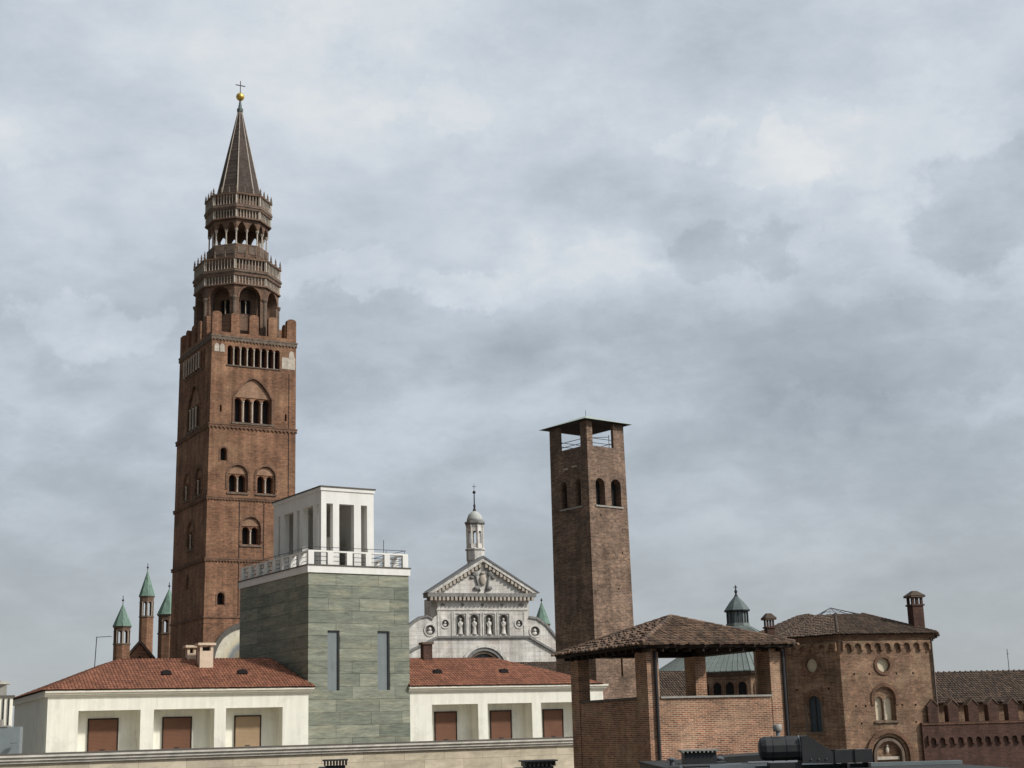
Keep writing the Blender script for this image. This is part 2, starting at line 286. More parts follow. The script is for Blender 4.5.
# ------------------------------------------------------------------ mesh helpers
FMAP = {'R': lambda s, d, z: (s, d, z), 'L': lambda s, d, z: (d, s, z)}
class MB:
    def __init__(s): s.bm = bmesh.new()
    def solid(s, A, B):                      # loft two equal rings of points into a closed solid
        a = [s.bm.verts.new(p) for p in A]; b = [s.bm.verts.new(p) for p in B]; n = len(a)
        for i in range(n): s.bm.faces.new((a[i], a[(i+1) % n], b[(i+1) % n], b[i]))
        s.bm.faces.new(a[::-1]); s.bm.faces.new(b)
    def box(s, x0, x1, y0, y1, z0, z1):
        s.solid([(x0, y0, z0), (x1, y0, z0), (x1, y1, z0), (x0, y1, z0)], [(x0, y0, z1), (x1, y0, z1), (x1, y1, z1), (x0, y1, z1)]); return s
    def fbox(s, f, s0, s1, d0, d1, z0, z1):
        return s.prism(f, [(s0, z0), (s1, z0), (s1, z1), (s0, z1)], d0, d1)
    def prism(s, f, poly, d0, d1):
        F = FMAP[f] if isinstance(f, str) else f
        s.solid([F(a, d0, z) for a, z in poly], [F(a, d1, z) for a, z in poly]); return s
    def strip(s, f, outer, inner, d0, d1):   # solid band between two open polylines of equal length
        F = FMAP[f] if isinstance(f, str) else f
        rings = [[s.bm.verts.new(p) for p in (F(o[0], d0, o[1]), F(i[0], d0, i[1]), F(i[0], d1, i[1]), F(o[0], d1, o[1]))] for o, i in zip(outer, inner)]
        for a, b in zip(rings, rings[1:]):
            for k in range(4): s.bm.faces.new((a[k], a[(k+1) % 4], b[(k+1) % 4], b[k]))
        s.bm.faces.new(rings[0][::-1]); s.bm.faces.new(rings[-1]); return s
    def lathe(s, cx, cy, prof, n=16, ph=0.0, cap=True):
        rings = []
        for r, z in prof:
            rings.append([s.bm.verts.new((cx+max(r, .001)*math.cos(ph+2*PI*k/n), cy+max(r, .001)*math.sin(ph+2*PI*k/n), z)) for k in range(n)])
        for a, b in zip(rings, rings[1:]):
            for k in range(n): s.bm.faces.new((a[k], a[(k+1) % n], b[(k+1) % n], b[k]))
        if cap: s.bm.faces.new(rings[0][::-1]); s.bm.faces.new(rings[-1])
        return s
    def ring(s, cx, cy, R, r, z0, z1, n=8, ph=0.0):   # hollow prism
        P = [(R, z0), (R, z1), (r, z1), (r, z0)]; rings = []
        for q, z in P: rings.append([s.bm.verts.new((cx+q*math.cos(ph+2*PI*k/n), cy+q*math.sin(ph+2*PI*k/n), z)) for k in range(n)])
        for i in range(4):
            a, b = rings[i], rings[(i+1) % 4]
            for k in range(n): s.bm.faces.new((a[k], a[(k+1) % n], b[(k+1) % n], b[k]))
        return s
    def tube(s, p, q, r, n=6, r2=None):
        p, q = Vector(p), Vector(q); d = (q-p).normalized(); u = d.orthogonal().normalized(); v = d.cross(u); r2 = r if r2 is None else r2
        s.solid([p+(u*math.cos(2*PI*k/n)+v*math.sin(2*PI*k/n))*r for k in range(n)], [q+(u*math.cos(2*PI*k/n)+v*math.sin(2*PI*k/n))*r2 for k in range(n)]); return s
    def ball(s, p, r, sc=(1, 1, 1), seg=12):
        M4 = Matrix.Translation(p) @ Matrix.Diagonal((r*sc[0], r*sc[1], r*sc[2], 1))
        bmesh.ops.create_uvsphere(s.bm, u_segments=seg, v_segments=max(6, seg*2//3), radius=1, matrix=M4); return s
    def slab(s, pts, th):                    # roof plane: polygon thickened downwards
        s.solid([Vector(p)-Vector((0, 0, th)) for p in pts], pts); return s
    def tiled(s, pts, pitch=.24, length=.42, r=.11, jit=.02, hf=.85):   # rows of curved tiles over a roof plane whose eave is pts[0]->pts[1]
        P = [Vector(p) for p in pts]; o = P[0]; ex = (P[1]-P[0]).normalized(); nn = None
        for p in P[2:]:
            c = ex.cross(p-o)
            if c.length > 1e-4: nn = c.normalized(); break
        if nn.z < 0: nn = -nn
        ey = nn.cross(ex).normalized()
        if ey.z < 0: ey = -ey
        Q = [((p-o).dot(ex), (p-o).dot(ey)) for p in P]
        x0 = min(q[0] for q in Q); x1 = max(q[0] for q in Q); nc = max(1, int((x1-x0)/pitch))
        for i in range(nc):
            x = x0+(i+.5)*(x1-x0)/nc; ys = []
            for a, b in zip(Q, Q[1:]+Q[:1]):
                if (a[0]-x)*(b[0]-x) < 0: ys.append(a[1]+(b[1]-a[1])*(x-a[0])/(b[0]-a[0]))
            if len(ys) < 2: continue
            lo, hi = min(ys), max(ys); k = 0; y = lo-.06-random.uniform(0, jit*5)
            while y < hi-.05:
                jx = random.uniform(-jit, jit); y2 = min(y+length*1.12, hi+.05); lift = random.uniform(.0, .012)+jit*random.uniform(0, .35)
                row = []
                for yy, rr, up in ((y, r*1.08, .05*min(1, hf*1.6)+lift), (y2, r*.9, .012)):
                    row.append([s.bm.verts.new(o+ex*(x+jx+rr*math.cos(a))+ey*yy+nn*(rr*hf*math.sin(a)+up)) for a in (PI, PI*.75, PI*.5, PI*.25, 0)])
                for j in range(4): s.bm.faces.new((row[0][j], row[0][j+1], row[1][j+1], row[1][j]))
                s.bm.faces.new([row[0][j] for j in (4, 3, 2, 1, 0)])
                y += length
        return s
def mkobj(name, mb, mat, smooth=False, normals=True):
    if normals: bmesh.ops.recalc_face_normals(mb.bm, faces=mb.bm.faces)
    me = bpy.data.meshes.new(name); mb.bm.to_mesh(me); mb.bm.free()
    if smooth:
        for p in me.polygons: p.use_smooth = True
    me.materials.append(M[mat]); o = bpy.data.objects.new(name, me); COL.objects.link(o)
    return o
BASE = {'z': G0}
def part(name, mb, mat, parent, smooth=False, cuts=(), label=None):
    bmesh.ops.translate(mb.bm, verts=mb.bm.verts, vec=(0, 0, -BASE['z']))
    o = mkobj(name, mb, mat, smooth)
    for c in cuts:
        if not len(c.bm.verts): continue
        bmesh.ops.translate(c.bm, verts=c.bm.verts, vec=(0, 0, -BASE['z']))
        k = mkobj('cut', c, mat)
        md = o.modifiers.new('b', 'BOOLEAN'); md.operation = 'DIFFERENCE'; md.solver = 'EXACT'; md.object = k; md.use_self = True
        bpy.context.view_layer.update()
        ev = o.evaluated_get(bpy.context.evaluated_depsgraph_get()); me = bpy.data.meshes.new_from_object(ev)
        o.modifiers.clear(); old = o.data; o.data = me; me.name = name
        bpy.data.meshes.remove(old); kd = k.data; bpy.data.objects.remove(k); bpy.data.meshes.remove(kd)
        if not o.data.materials: o.data.materials.append(M[mat])
    o.parent = parent
    if label: o['label'] = label
    return o
def thing(name, label, cat, x, y, az=0.0, z=None, group=None):
    o = bpy.data.objects.new(name, None); COL.objects.link(o); BASE['z'] = G0 if z is None else z
    o.location = (x, y, BASE['z']); o.rotation_euler = (0, 0, math.radians(az)); o.empty_display_size = .5
    o['label'] = label; o['category'] = cat
    if group: o['group'] = group
    return o
def arch(s0, s1, z0, zs, rise=None, n=10, pointed=False):
    w = s1-s0; rise = w/2 if rise is None else rise; pts = [(s0, z0)]
    for i in range(n+1):
        if pointed:
            q = i/n; pts.append((s0+w*q, zs+rise*(1-abs(2*q-1)**1.7)))
        else:
            a = PI*(1-i/n); pts.append(((s0+s1)/2+w/2*math.cos(a), zs+rise*math.sin(a)))
    pts.append((s1, z0)); return pts
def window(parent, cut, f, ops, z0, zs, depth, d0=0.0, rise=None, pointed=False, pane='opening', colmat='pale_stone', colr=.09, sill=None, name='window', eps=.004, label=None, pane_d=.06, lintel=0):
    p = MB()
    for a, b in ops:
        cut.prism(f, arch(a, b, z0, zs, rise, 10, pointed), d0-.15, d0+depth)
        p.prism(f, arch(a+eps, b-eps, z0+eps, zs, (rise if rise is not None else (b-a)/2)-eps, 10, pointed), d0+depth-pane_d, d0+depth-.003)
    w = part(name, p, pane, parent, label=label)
    for (a0, a1), (b0, b1) in zip(ops, ops[1:]):
        cmid = (a1+b0)/2; F = FMAP[f] if isinstance(f, str) else f; x, y, _ = F(cmid, d0-.02, 0)
        if colr:
            c = MB(); c.lathe(x, y, [(colr*1.6, z0), (colr*1.6, z0+.12), (colr, z0+.16), (colr, zs-.22), (colr*1.9, zs-.02), (colr*1.9, zs+.05)], 8)
            part('column', c, colmat, w)
    if sill:
        q = MB(); q.fbox(f, ops[0][0]-.15, ops[-1][1]+.15, d0-.14, d0-.003, z0-.16, z0-.004); part('sill', q, sill, w)
    return w
def archband(f, s0, s1, z0, zs, t, d0, d1, rise=None, pointed=False, n=14):
    rise = (s1-s0)/2 if rise is None else rise
    o = arch(s0-t, s1+t, z0, zs, rise+t, n, pointed); i = arch(s0, s1, z0, zs, rise, n, pointed)
    return MB().strip(f, o, i, d0, d1)
def corbels(mb, f, s0, s1, zt, h, n, d0, d1, wf=.72, leg=0.0):   # band with a row of little arches hanging below
    w = (s1-s0)/n; zb = zt-h-leg; pts = [(s0, zt), (s0, zb)]
    for i in range(n):
        a = s0+i*w+w*(1-wf)/2; b = a+w*wf
        pts.append((a, zb))
        for k in range(7):
            g = PI*(1-k/6); pts.append(((a+b)/2+(b-a)/2*math.cos(g), zt-h+(b-a)/2*math.sin(g)*1.0+.001))
        pts.append((b, zb))
    pts += [(s1, zb), (s1, zt)]
    q = [pts[0]]
    for p in pts[1:]:
        if (p[0]-q[-1][0])**2+(p[1]-q[-1][1])**2 > 1e-6: q.append(p)
    mb.prism(f, q, d0, d1); return mb

# ------------------------------------------------------------------ setting: ground
g = MB(); g.bm.faces.new([g.bm.verts.new(p) for p in ((-3000, -400, G0), (3000, -400, G0), (3000, 5000, G0), (-3000, 5000, G0))])
gr = mkobj('ground', g, 'paving'); gr['kind'] = 'structure'

# ------------------------------------------------------------------ the tall bell tower
T = thing('bell_tower', 'tallest tower, red brick with octagonal arcaded crown and a tiled spire', 'bell tower', -41.83, 200, 29.7)
TU, TV = 12.5, 15.1
lean = lambda z: -.45*max(0, 55.4-z)/43.4    # the left face is slightly battered
FMAP['L'] = lambda s, d, z: (d+lean(z), s, z)
shaft = MB(); shaft.solid([(lean(G0), 0, G0), (TU, 0, G0), (TU, TV, G0), (lean(G0), TV, G0)], [(0, 0, 55.4), (TU, 0, 55.4), (TU, TV, 55.4), (0, TV, 55.4)])
c1, c2 = MB(), MB()
# arcade below the parapet
def eight(s0, s1, n, gap): 
    w = (s1-s0+gap)/n; return [(s0+i*w, s0+i*w+w-gap) for i in range(n)]
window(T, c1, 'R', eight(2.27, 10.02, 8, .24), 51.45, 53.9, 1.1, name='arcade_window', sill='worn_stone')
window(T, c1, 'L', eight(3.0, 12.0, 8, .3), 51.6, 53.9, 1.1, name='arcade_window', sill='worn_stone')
pl = MB()
for a in (.35, 1.15): pl.prism('R', arch(a, a+.7, 53.2, 53.9, .5), -.05, .05)
part('plaster_panel', pl, 'pale_stone', T); pl = MB().prism('R', arch(11.4, 12.2, 53.2, 53.7, .6), -.05, .05)
part('plaster_panel', pl, 'pale_stone', T)
part('plaster_panel', MB().fbox('R', 10.35, 12.35, -.03, .05, 51.6, 53.3), 'pale_stone', T)
# the great four-light windows under pointed arches
for f, s0, s1, ops in (('R', 3.4, 8.85, [(3.5, 4.55), (4.95, 5.9), (6.3, 7.25), (7.65, 8.7)]), ('L', 4.6, 9.9, [(4.75, 5.75), (6.1, 7.05), (7.4, 8.35), (8.7, 9.7)])):
    c1.prism(f, arch(s0, s1, 43.3, 46.9, 2.8, 14, True), -.2, .35)
    w = window(T, c2, f, ops, 43.4, 46.35, .9, d0=.35, colr=.12, name='window')
    part('window_arch', archband(f, s0, s1, 43.3, 46.9, .32, -.12, .1, 2.8, True), 'bell_trim', w)
    part('sill', MB().fbox(f, s0-.4, s1+.4, -.2, -.004, 43.02, 43.28), 'worn_stone', w)
    part('tympanum', MB().prism(f, arch(s0+.08, s1-.08, 46.95, 46.96, 2.65, 14, True), .24, .346), 'tympanum', w)
for f, s0, s1, z in (('R', 2.89, 5.23, 33.4), ('R', 6.97, 9.28, 33.4), ('R', 4.9, 7.2, 26.2), ('L', 2.9, 5.2, 33.4), ('L', 8.4, 10.6, 33.4), ('L', 5.9, 8.1, 26.2)):
    c1.prism(f, arch(s0-.25, s1+.25, z, z+2.35, 1.5), -.2, .3); md = (s0+s1)/2
    w = window(T, c2, f, [(s0, md-.16), (md+.16, s1)], z+.1, z+2.0, .9, d0=.3, colr=.1)
    part('window_arch', archband(f, s0-.25, s1+.25, z+.4, z+2.35, .3, -.12, .1, 1.5), 'bell_trim', w)
    part('sill', MB().fbox(f, s0-.4, s1+.4, -.18, -.004, z-.26, z-.03), 'worn_stone', w)
    part('tympanum', MB().prism(f, arch(s0-.15, s1+.15, z+2.62, z+2.63, 1.1, 12), .2, .296), 'tympanum', w)
for f, s0, s1, z0, zs in (('R', 1.5, 2.4, 37.75, 39.1), ('R', 1.4, 2.42, 17.95, 19.1), ('L', 7.2, 8.0, 20.8, 22.4)):
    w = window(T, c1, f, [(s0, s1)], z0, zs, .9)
    part('window_arch', archband(f, s0, s1, z0-.1, zs, .22, -.07, .08), 'bell_trim', w)
for f, s0, z in (('R', 1.3, 44.6), ('R', 10.85, 44.0), ('L', 3.5, 29.5), ('L', 11.4, 12.5)):
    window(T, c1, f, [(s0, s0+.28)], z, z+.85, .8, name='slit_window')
part('shaft', shaft, 'bell_brick', T, cuts=[c1, c2])
# string courses with little arches
for z, h, n in ((42.75, .5, 22), (32.55, .35, 30), (24.1, .35, 30)):
    b = MB(); corbels(b, 'R', lean(z)-.15, TU+.15, z, h, n, -.16, .06); corbels(b, 'L', -.15, TV+.15, z, h, int(n*1.2), -.16, .06)
    b.box(lean(z)-.22, TU+.22, -.22, TV+.22, z+.004, z+.16); part('string_course', b, 'bell_trim', T)
b = MB().box(lean(16)-.12, TU+.12, -.12, TV+.12, 16.2, 16.45); part('string_course', b, 'bell_trim', T)
b = MB().box(-.18, TU+.18, -.18, TV+.18, 55.4, 55.6); corbels(b, 'R', -.1, TU+.1, 55.396, .55, 26, -.14, .06); corbels(b, 'L', -.1, TV+.1, 55.396, .55, 30, -.14, .06)
part('string_course', b, 'worn_stone', T)
part('cable', MB().tube((11.45, -.06, 16), (11.45, -.06, 51), .035), 'iron', T)
part('cable', MB().tube((4.35, -.06, 16.5), (4.35, -.06, 32), .035), 'iron', T); part('cable', MB().tube((7.9, -.06, 16.5), (7.9, -.06, 32), .035), 'iron', T)
# astronomical clock under a round hood
fc = [(6.0+5.0*math.cos(2*PI*k/48), 10.2+5.0*math.sin(2*PI*k/48)) for k in range(48)]
ck = part('clock', MB().prism('R', fc, -.06, .02), 'clock_face', T)
ro = [(6.0+5.55*math.cos(2*PI*k/48), 10.2+5.55*math.sin(2*PI*k/48)) for k in range(49)]; ri = [(6.0+4.95*math.cos(2*PI*k/48), 10.2+4.95*math.sin(2*PI*k/48)) for k in range(49)]
part('clock_rim', MB().strip('R', ro[:25], ri[:25], -.45, .05).strip('R', ro[24:], ri[24:], -.45, .05), 'dark_coping', ck)
part('clock_hand', MB().fbox('R', 5.92, 6.08, -.16, -.12, 8.5, 14.2), 'iron', ck)
FMAP['L'] = lambda s, d, z: (d, s, z)
# parapet walk and merlons
b = MB(); 
b.box(0, TU, 0, .7, 55.604, 56.15); b.box(0, TU, TV-.7, TV, 55.7, 56.15); b.box(0, .7, .7, TV-.7, 55.7, 56.15); b.box(TU-.7, TU, .7, TV-.7, 55.7, 56.15)
b.box(.7, TU-.7, .7, TV-.7, 55.7, 55.8); part('parapet', b, 'bell_brick', T)
def merlon(f, s0, s1, d0, d1, z0, z1, rnd=.35, mat='bell_brick', parent=T):
    part('merlon', MB().prism(f, arch(s0, s1, z0, z1-rnd, rnd, 8), d0, d1), mat, parent)
ms = [(0, 1.35), (2.75, 4.05), (5.45, 6.8), (8.3, 9.6), (11.1, 12.5)]
for a, b_ in ms:
    merlon('R', a, b_, 0, .75, 56.154, 59.1); merlon('R', a, b_, TV-.75, TV, 56.154, 59.1)
for a, b_ in ((2.6, 3.9), (5.4, 6.7), (8.3, 9.6), (11.1, 12.4)):
    merlon('L', a, b_, 0, .75, 56.154, 59.1); merlon('L', a, b_, TU-.75, TU, 56.154, 59.1)
# octagonal crown: an open gallery round a core, a bracketed balcony, an open lantern, a second balcony, the spire
OX, OY = 6.1, 7.5; OPH = PI/8
def octf(k, R):                              # maps (along the side, outward negative depth, z) for side k of an octagon
    a = PI/8+OPH+k*PI/4; ap = R*math.cos(PI/8); n = (math.cos(a), math.sin(a)); tt = (-n[1], n[0])
    return lambda s, d, z: (OX+n[0]*(ap-d)+tt[0]*s, OY+n[1]*(ap-d)+tt[1]*s, z)
cut = MB(); R1 = 6.05
for k in range(8): cut.prism(octf(k, R1), arch(-1.6, 1.6, 57.2, 62.1, 1.75, 14), -.3, 1.6)
gal = part('gallery', MB().ring(OX, OY, R1, R1-1.2, 55.8, 65.0, 8, OPH), 'bell_crown', T, cuts=[cut])
for k in range(8):
    part('gallery_arch', archband(octf(k, R1), -1.6, 1.6, 62.0, 62.1, .28, -.1, .06, 1.75, n=12), 'bell_trim', gal)
    a = k*PI/4+OPH
    part('column', MB().lathe(OX+(R1-.1)*math.cos(a), OY+(R1-.1)*math.sin(a), [(.36, 56.2), (.26, 56.6), (.26, 61.6), (.45, 62.0), (.45, 62.25)], 8), 'worn_stone', gal)
cut = MB(); 
core = MB().ring(OX, OY, 4.1, 3.4, 55.8, 64.6, 8, OPH)
for k in range(8):
    F = octf(k, 4.1); w = window(gal, cut, F, [(-.75, -.08), (.08, .75)], 60.2, 62.0, .6, colr=.07)
part('core', core, 'bell_crown', gal, cuts=[cut])
def tier(R, z0, z1, n, name, back, mat='worn_stone', wall='bell_crown', balls=False):
    b = MB(); b.ring(OX, OY, R+.12, R-.35, z0, z0+.22, 8, OPH); b.ring(OX, OY, R+.16, R-.35, z1-.26, z1, 8, OPH)
    o = part(name, b, 'bell_crown', T)
    b = MB()
    for k in range(8):
        F = octf(k, R); L = R*math.sin(PI/8)*2
        for i in range(n):
            s = -L/2+(i+.5)*L/n; x, y, _ = F(s, .12, 0); b.lathe(x, y, [(.11, z0+.224), (.065, z0+.4), (.065, z1-.5), (.14, z1-.264)], 6)
        x, y, _ = F(-L/2, .1, 0); b.lathe(x, y, [(.13, z0+.224), (.13, z1-.264)], 6)
    part('colonnette', b, 'pale_stone', o)
    if back: part('wall', MB().ring(OX, OY, R-back, R-back-.3, z0, z1, 8, OPH), wall, o)
    return o
part('cornice', MB().ring(OX, OY, R1+.08, R1-1.0, 65.0, 65.05, 8, OPH).lathe(OX, OY, [(R1+.1, 65.05), (R1+.3, 65.7), (R1+.5, 65.9), (R1+.5, 66.1)], 8, OPH), 'worn_stone', T)
tier(R1+.2, 63.95, 65.6, 10, 'blind_arcade', .28); tier(R1+.25, 66.1, 68.1, 10, 'balustrade', .5)
def pinnacles(R, z, h):
    for k in range(8):
        F = octf(k, R); L = R*math.sin(PI/8)*2
        for i in range(3):
            s = -L/2+i*L/3; x, y, _ = F(s, .05, 0)
            part('pinnacle', MB().lathe(x, y, [(.14, z), (.2, z+.25*h), (.1, z+.35*h), (.15, z+.5*h), (.02, z+h)], 6), 'worn_stone', T)
pinnacles(R1+.25, 68.1, 1.3)
R2 = 4.45
part('drum', MB().ring(OX, OY, R2+.1, R2-.8, 66.1, 70.7, 8, OPH), 'bell_crown', T)
part('floor', MB().lathe(OX, OY, [(R2-.8, 69.8), (R2-.8, 70.3)], 8, OPH), 'bell_crown', T)
for k in range(8):
    for s in (-.85, .85): part('relief_panel', MB().prism(octf(k, R2+.1), [(s-.62, 69.2), (s+.62, 69.2), (s+.62, 70.4), (s-.62, 70.4)], -.06, .03), 'worn_stone', T)
cut = MB(); L2 = R2*math.sin(PI/8)*2
for k in range(8):
    for s in (-L2/4, L2/4): cut.prism(octf(k, R2), arch(s-.63, s+.63, 70.6, 73.2, .95, 8, True), -.3, 1.3)
lan = part('lantern', MB().ring(OX, OY, R2, R2-.6, 72.9, 75.2, 8, OPH), 'bell_crown', T, cuts=[cut])
for k in range(16):
    a = k*PI/8+OPH; rr_ = (R2-.25)*(1 if k % 2 == 0 else math.cos(PI/8))
    part('column', MB().lathe(OX+rr_*math.cos(a), OY+rr_*math.sin(a), [(.24, 70.7), (.12, 70.95), (.12, 72.6), (.26, 72.9), (.26, 73.1)], 8), 'pale_stone', lan)
part('ceiling', MB().lathe(OX, OY, [(R2-.55, 75.0), (R2-.55, 75.2)], 8, OPH), 'bell_crown', lan)
part('cornice', MB().lathe(OX, OY, [(R2-.4, 75.2), (R2+.4, 76.1), (R2+.62, 76.3), (R2+.62, 76.55)], 8, OPH), 'worn_stone', T)
tier(R2+.35, 74.5, 76.2, 8, 'blind_arcade', .3); tier(R2+.42, 76.55, 78.5, 8, 'balustrade', .5)
pinnacles(R2+.42, 78.5, 1.1)
spire = part('spire', MB().lathe(OX, OY, [(3.55, 76.6), (3.5, 78.2), (.28, 93.4)], 8, OPH), 'spire_tile', T)
for k in range(8):
    a = k*PI/4+OPH; part('rib', MB().tube((OX+3.5*math.cos(a), OY+3.5*math.sin(a), 78.2), (OX+.28*math.cos(a), OY+.28*math.sin(a), 93.4), .1, 5, .05), 'pale_stone', spire)
fin = part('finial', MB().lathe(OX, OY, [(.45, 93.2), (.5, 93.6), (.3, 93.9), (.2, 94.6), (.12, 95.2)], 10), 'dark_lead', T)
part('ball', MB().ball((OX, OY, 95.7), .63, seg=20), 'gold', fin, True)
part('cross', MB().tube((OX, OY, 96.3), (OX, OY, 98.3), .06).box(OX-.75, OX+.75, OY-.05, OY+.05, 97.5, 97.62).box(OX-.12, OX+.12, OY-.07, OY+.07, 96.25, 96.4), 'iron', fin)

OPH = 0.0
# ------------------------------------------------------------------ marble cathedral front
K = thing('cathedral', 'white marble church front with pediment, four statue niches, volutes and lantern', 'cathedral', -12.07, 222, 20)
CU = 7.1
wc1, wc2, wc3 = MB(), MB(), MB()
for i, cu_ in enumerate((3.6, 5.78, 8.12, 10.42)):
    w = window(K, wc1, 'R', [(cu_-.62, cu_+.62)], 14.5, 16.85, .55, pane='niche', name='niche')
    F = FMAP['R']; b = MB()
    b.lathe(cu_, .16, [(.42, 14.5), (.42, 14.65), (.36, 14.7), (.28, 15.5), (.33, 16.1), (.34, 16.35), (.12, 16.5), (.1, 16.6)], 10); b.ball((cu_, .14, 16.78), .19)
    b.tube((cu_-.33, .12, 16.25), (cu_-.28+.1*(i % 2), -.1, 15.6), .1, 6, .07); b.tube((cu_+.33, .12, 16.25), (cu_+.12, -.14, 15.75), .1, 6, .07)
    part('statue', b, 'marble_trim', w, True)
    part('niche_frame', archband('R', cu_-.62, cu_+.62, 14.45, 16.85, .14, -.1, .05), 'grey_trim', w)
    b = MB(); b.fbox('R', cu_-1.08, cu_-.86, -.14, .04, 14.35, 17.6); b.fbox('R', cu_+.86, cu_+1.08, -.14, .04, 14.35, 17.6); b.fbox('R', cu_-1.08, cu_+1.08, -.14, .04, 17.604, 17.8); part('pilaster', b, 'marble_trim', w)
body = MB().prism('R', [(-9, G0), (23.2, G0), (23.2, 9.5), (20.4, 9.5), (20.2, 11.8), (18.8, 13.95), (17.1, 15.9), (15.8, 16.8), (14.7, 17.0), (14.25, 17.3), (14.25, 19.6), (-.0, 19.6), (-.0, 17.5), (-.85, 16.75), (-1.62, 17.15), (-2.55, 17.0), (-3.48, 16.4), (-4.6, 15.45), (-5.8, 13.7), (-6.3, 11.5), (-6.4, 9.5), (-9, 9.5)], 0, 1.2)
for cu_, z, r in ((-1.18, 15.2, .75), (15.42, 14.95, .75), (1.2, 16.15, .55), (12.87, 16.13, .55)):
    ci = [(cu_+r*math.cos(2*PI*k/20), z+r*math.sin(2*PI*k/20)) for k in range(20)]; wc2.prism('R', ci, -.2, .3)
    w = part('roundel', MB().prism('R', [(cu_+(r-.01)*math.cos(2*PI*k/20), z+(r-.01)*math.sin(2*PI*k/20)) for k in range(20)], .25, .297), 'niche', K)
    part('roundel_rim', MB().strip('R', [(cu_+(r+.22)*math.cos(2*PI*k/20), z+(r+.22)*math.sin(2*PI*k/20)) for k in range(11)], ci[:11], -.12, .06).strip('R', [(cu_+(r+.22)*math.cos(2*PI*k/20), z+(r+.22)*math.sin(2*PI*k/20)) for k in range(10, 21)], ci[10:]+ci[:1], -.12, .06), 'marble_trim', w)
    b = MB(); b.ball((cu_, .15, z+.15), r*.36); b.ball((cu_, .2, z-.4*r), r*.5, (1.1, .5, .7)); part('bust', b, 'marble_trim', w, True)
# rose window behind stepped rings
for r0, r1, d, mt in ((3.85, 3.4, -.3, 'marble_trim'), (3.4, 2.9, -.12, 'grey_trim'), (2.9, 2.5, .1, 'worn_stone')):
    o_ = [(7.2+r0*math.cos(2*PI*k/40), 9.2+r0*math.sin(2*PI*k/40)) for k in range(41)]; i_ = [(7.2+r1*math.cos(2*PI*k/40), 9.2+r1*math.sin(2*PI*k/40)) for k in range(41)]
    part('rose_ring', MB().strip('R', o_[:21], i_[:21], d, .5).strip('R', o_[20:], i_[20:], d, .5), mt, K)
wc3.prism('R', [(7.2+3.35*math.cos(2*PI*k/40), 9.2+3.35*math.sin(2*PI*k/40)) for k in range(40)], -.2, .9)
rose = part('rose_window', MB().prism('R', [(7.2+3.34*math.cos(2*PI*k/40), 9.2+3.34*math.sin(2*PI*k/40)) for k in range(40)], .8, .89), 'glass_dark', K)
b = MB()
for k in range(12): a = k*PI/6; b.tube((7.2+.4*math.cos(a), .72, 9.2+.4*math.sin(a)), (7.2+2.3*math.cos(a), .72, 9.2+2.3*math.sin(a)), .06)
part('tracery', b, 'marble_trim', rose)
part('wall', body, 'marble', K, cuts=[wc1, wc2, wc3])
part('ledge', MB().fbox('R', -.2, 14.4, -.35, .0-.003, 14.0, 14.3), 'grey_trim', K)
for pts in ([(-.2, 14.3), (-.2, 13.95), (-6.3, 11.1), (-6.3, 11.45)], [(14.4, 14.3), (14.4, 13.95), (20.3, 10.7), (20.3, 11.05)]): part('ledge', MB().prism('R', pts, -.35, -.003), 'grey_trim', K)
for pts in ([(-.9, 17.0), (-1.62, 17.4), (-2.65, 17.25), (-3.65, 16.6), (-4.8, 15.6), (-6.0, 13.8), (-6.5, 11.6)], [(14.6, 17.25), (15.9, 17.05), (17.3, 16.1), (19.0, 14.1), (20.4, 11.95)]):
    inn = [(x+(.25 if x < 5 else -.25)*.6, z-.3) for x, z in pts]; part('volute_rim', MB().strip('R', pts, inn, -.22, 1.3), 'grey_trim', K)
b = MB(); b.fbox('R', -.15, 14.4, -.12, .0-.003, 18.1, 18.3); part('moulding', b, 'marble_trim', K)
for cu_ in (.9, 4.0, 7.1, 10.2, 13.3):
    b = MB(); b.ball((cu_, -.05, 18.95), .26, (1.5 if cu_ in (.9, 13.3) else 1, .5, .8)); part('rosette', b, 'grey_trim', K, True)
for s0 in (-.02, 2.15, 11.4, 13.6): part('pilaster', MB().fbox('R', s0, s0+.55, -.1, -.003, 14.31, 17.9), 'marble_trim', K)
# cornice, dentils and pediment
part('cornice', MB().box(-1.7, 15.5, -.9, 1.6, 20.05, 20.6).box(-1.2, 15.0, -.5, 1.4, 19.6, 20.046), 'grey_trim', K)
b = MB()
for i in range(26): x = -1.3+i*.64; b.box(x, x+.36, -.92, -.52, 19.5, 20.02)
part('dentil_row', b, 'pale_stone', K)
part('tympanum', MB().prism('R', [(-.6, 20.604), (15.0, 20.604), (CU, 25.3)], -.3, 1.2), 'marble', K)
for sg in (-1, 1):
    e0, ap = (CU+sg*8.75, 20.62), (CU, 25.9); e1, ap1 = (CU+sg*7.85, 20.62), (CU, 25.35)
    part('raking_cornice', MB().prism('R', [e0, ap, ap1, e1], -.95, 1.6), 'marble_trim', K); part('roof_edge', MB().prism('R', [(e0[0]-sg*-.0, e0[1]+.004), (e0[0]+sg*.25, e0[1]+.05), (ap[0], ap[1]+.34), (ap[0], ap[1]+.004)], -1.05, 1.62), 'slate_roof', K)
    b = MB(); dx, dzz = (ap1[0]-e1[0]), (ap1[1]-e1[1]); ln_ = math.hypot(dx, dzz)
    for i in range(13):
        q = (i+.6)/13.5; x, z = e1[0]+dx*q, e1[1]+dzz*q; b.box(x-.2, x+.2, -.85, -.4, z-.6, z-.02)
    part('dentil_row', b, 'pale_stone', K)
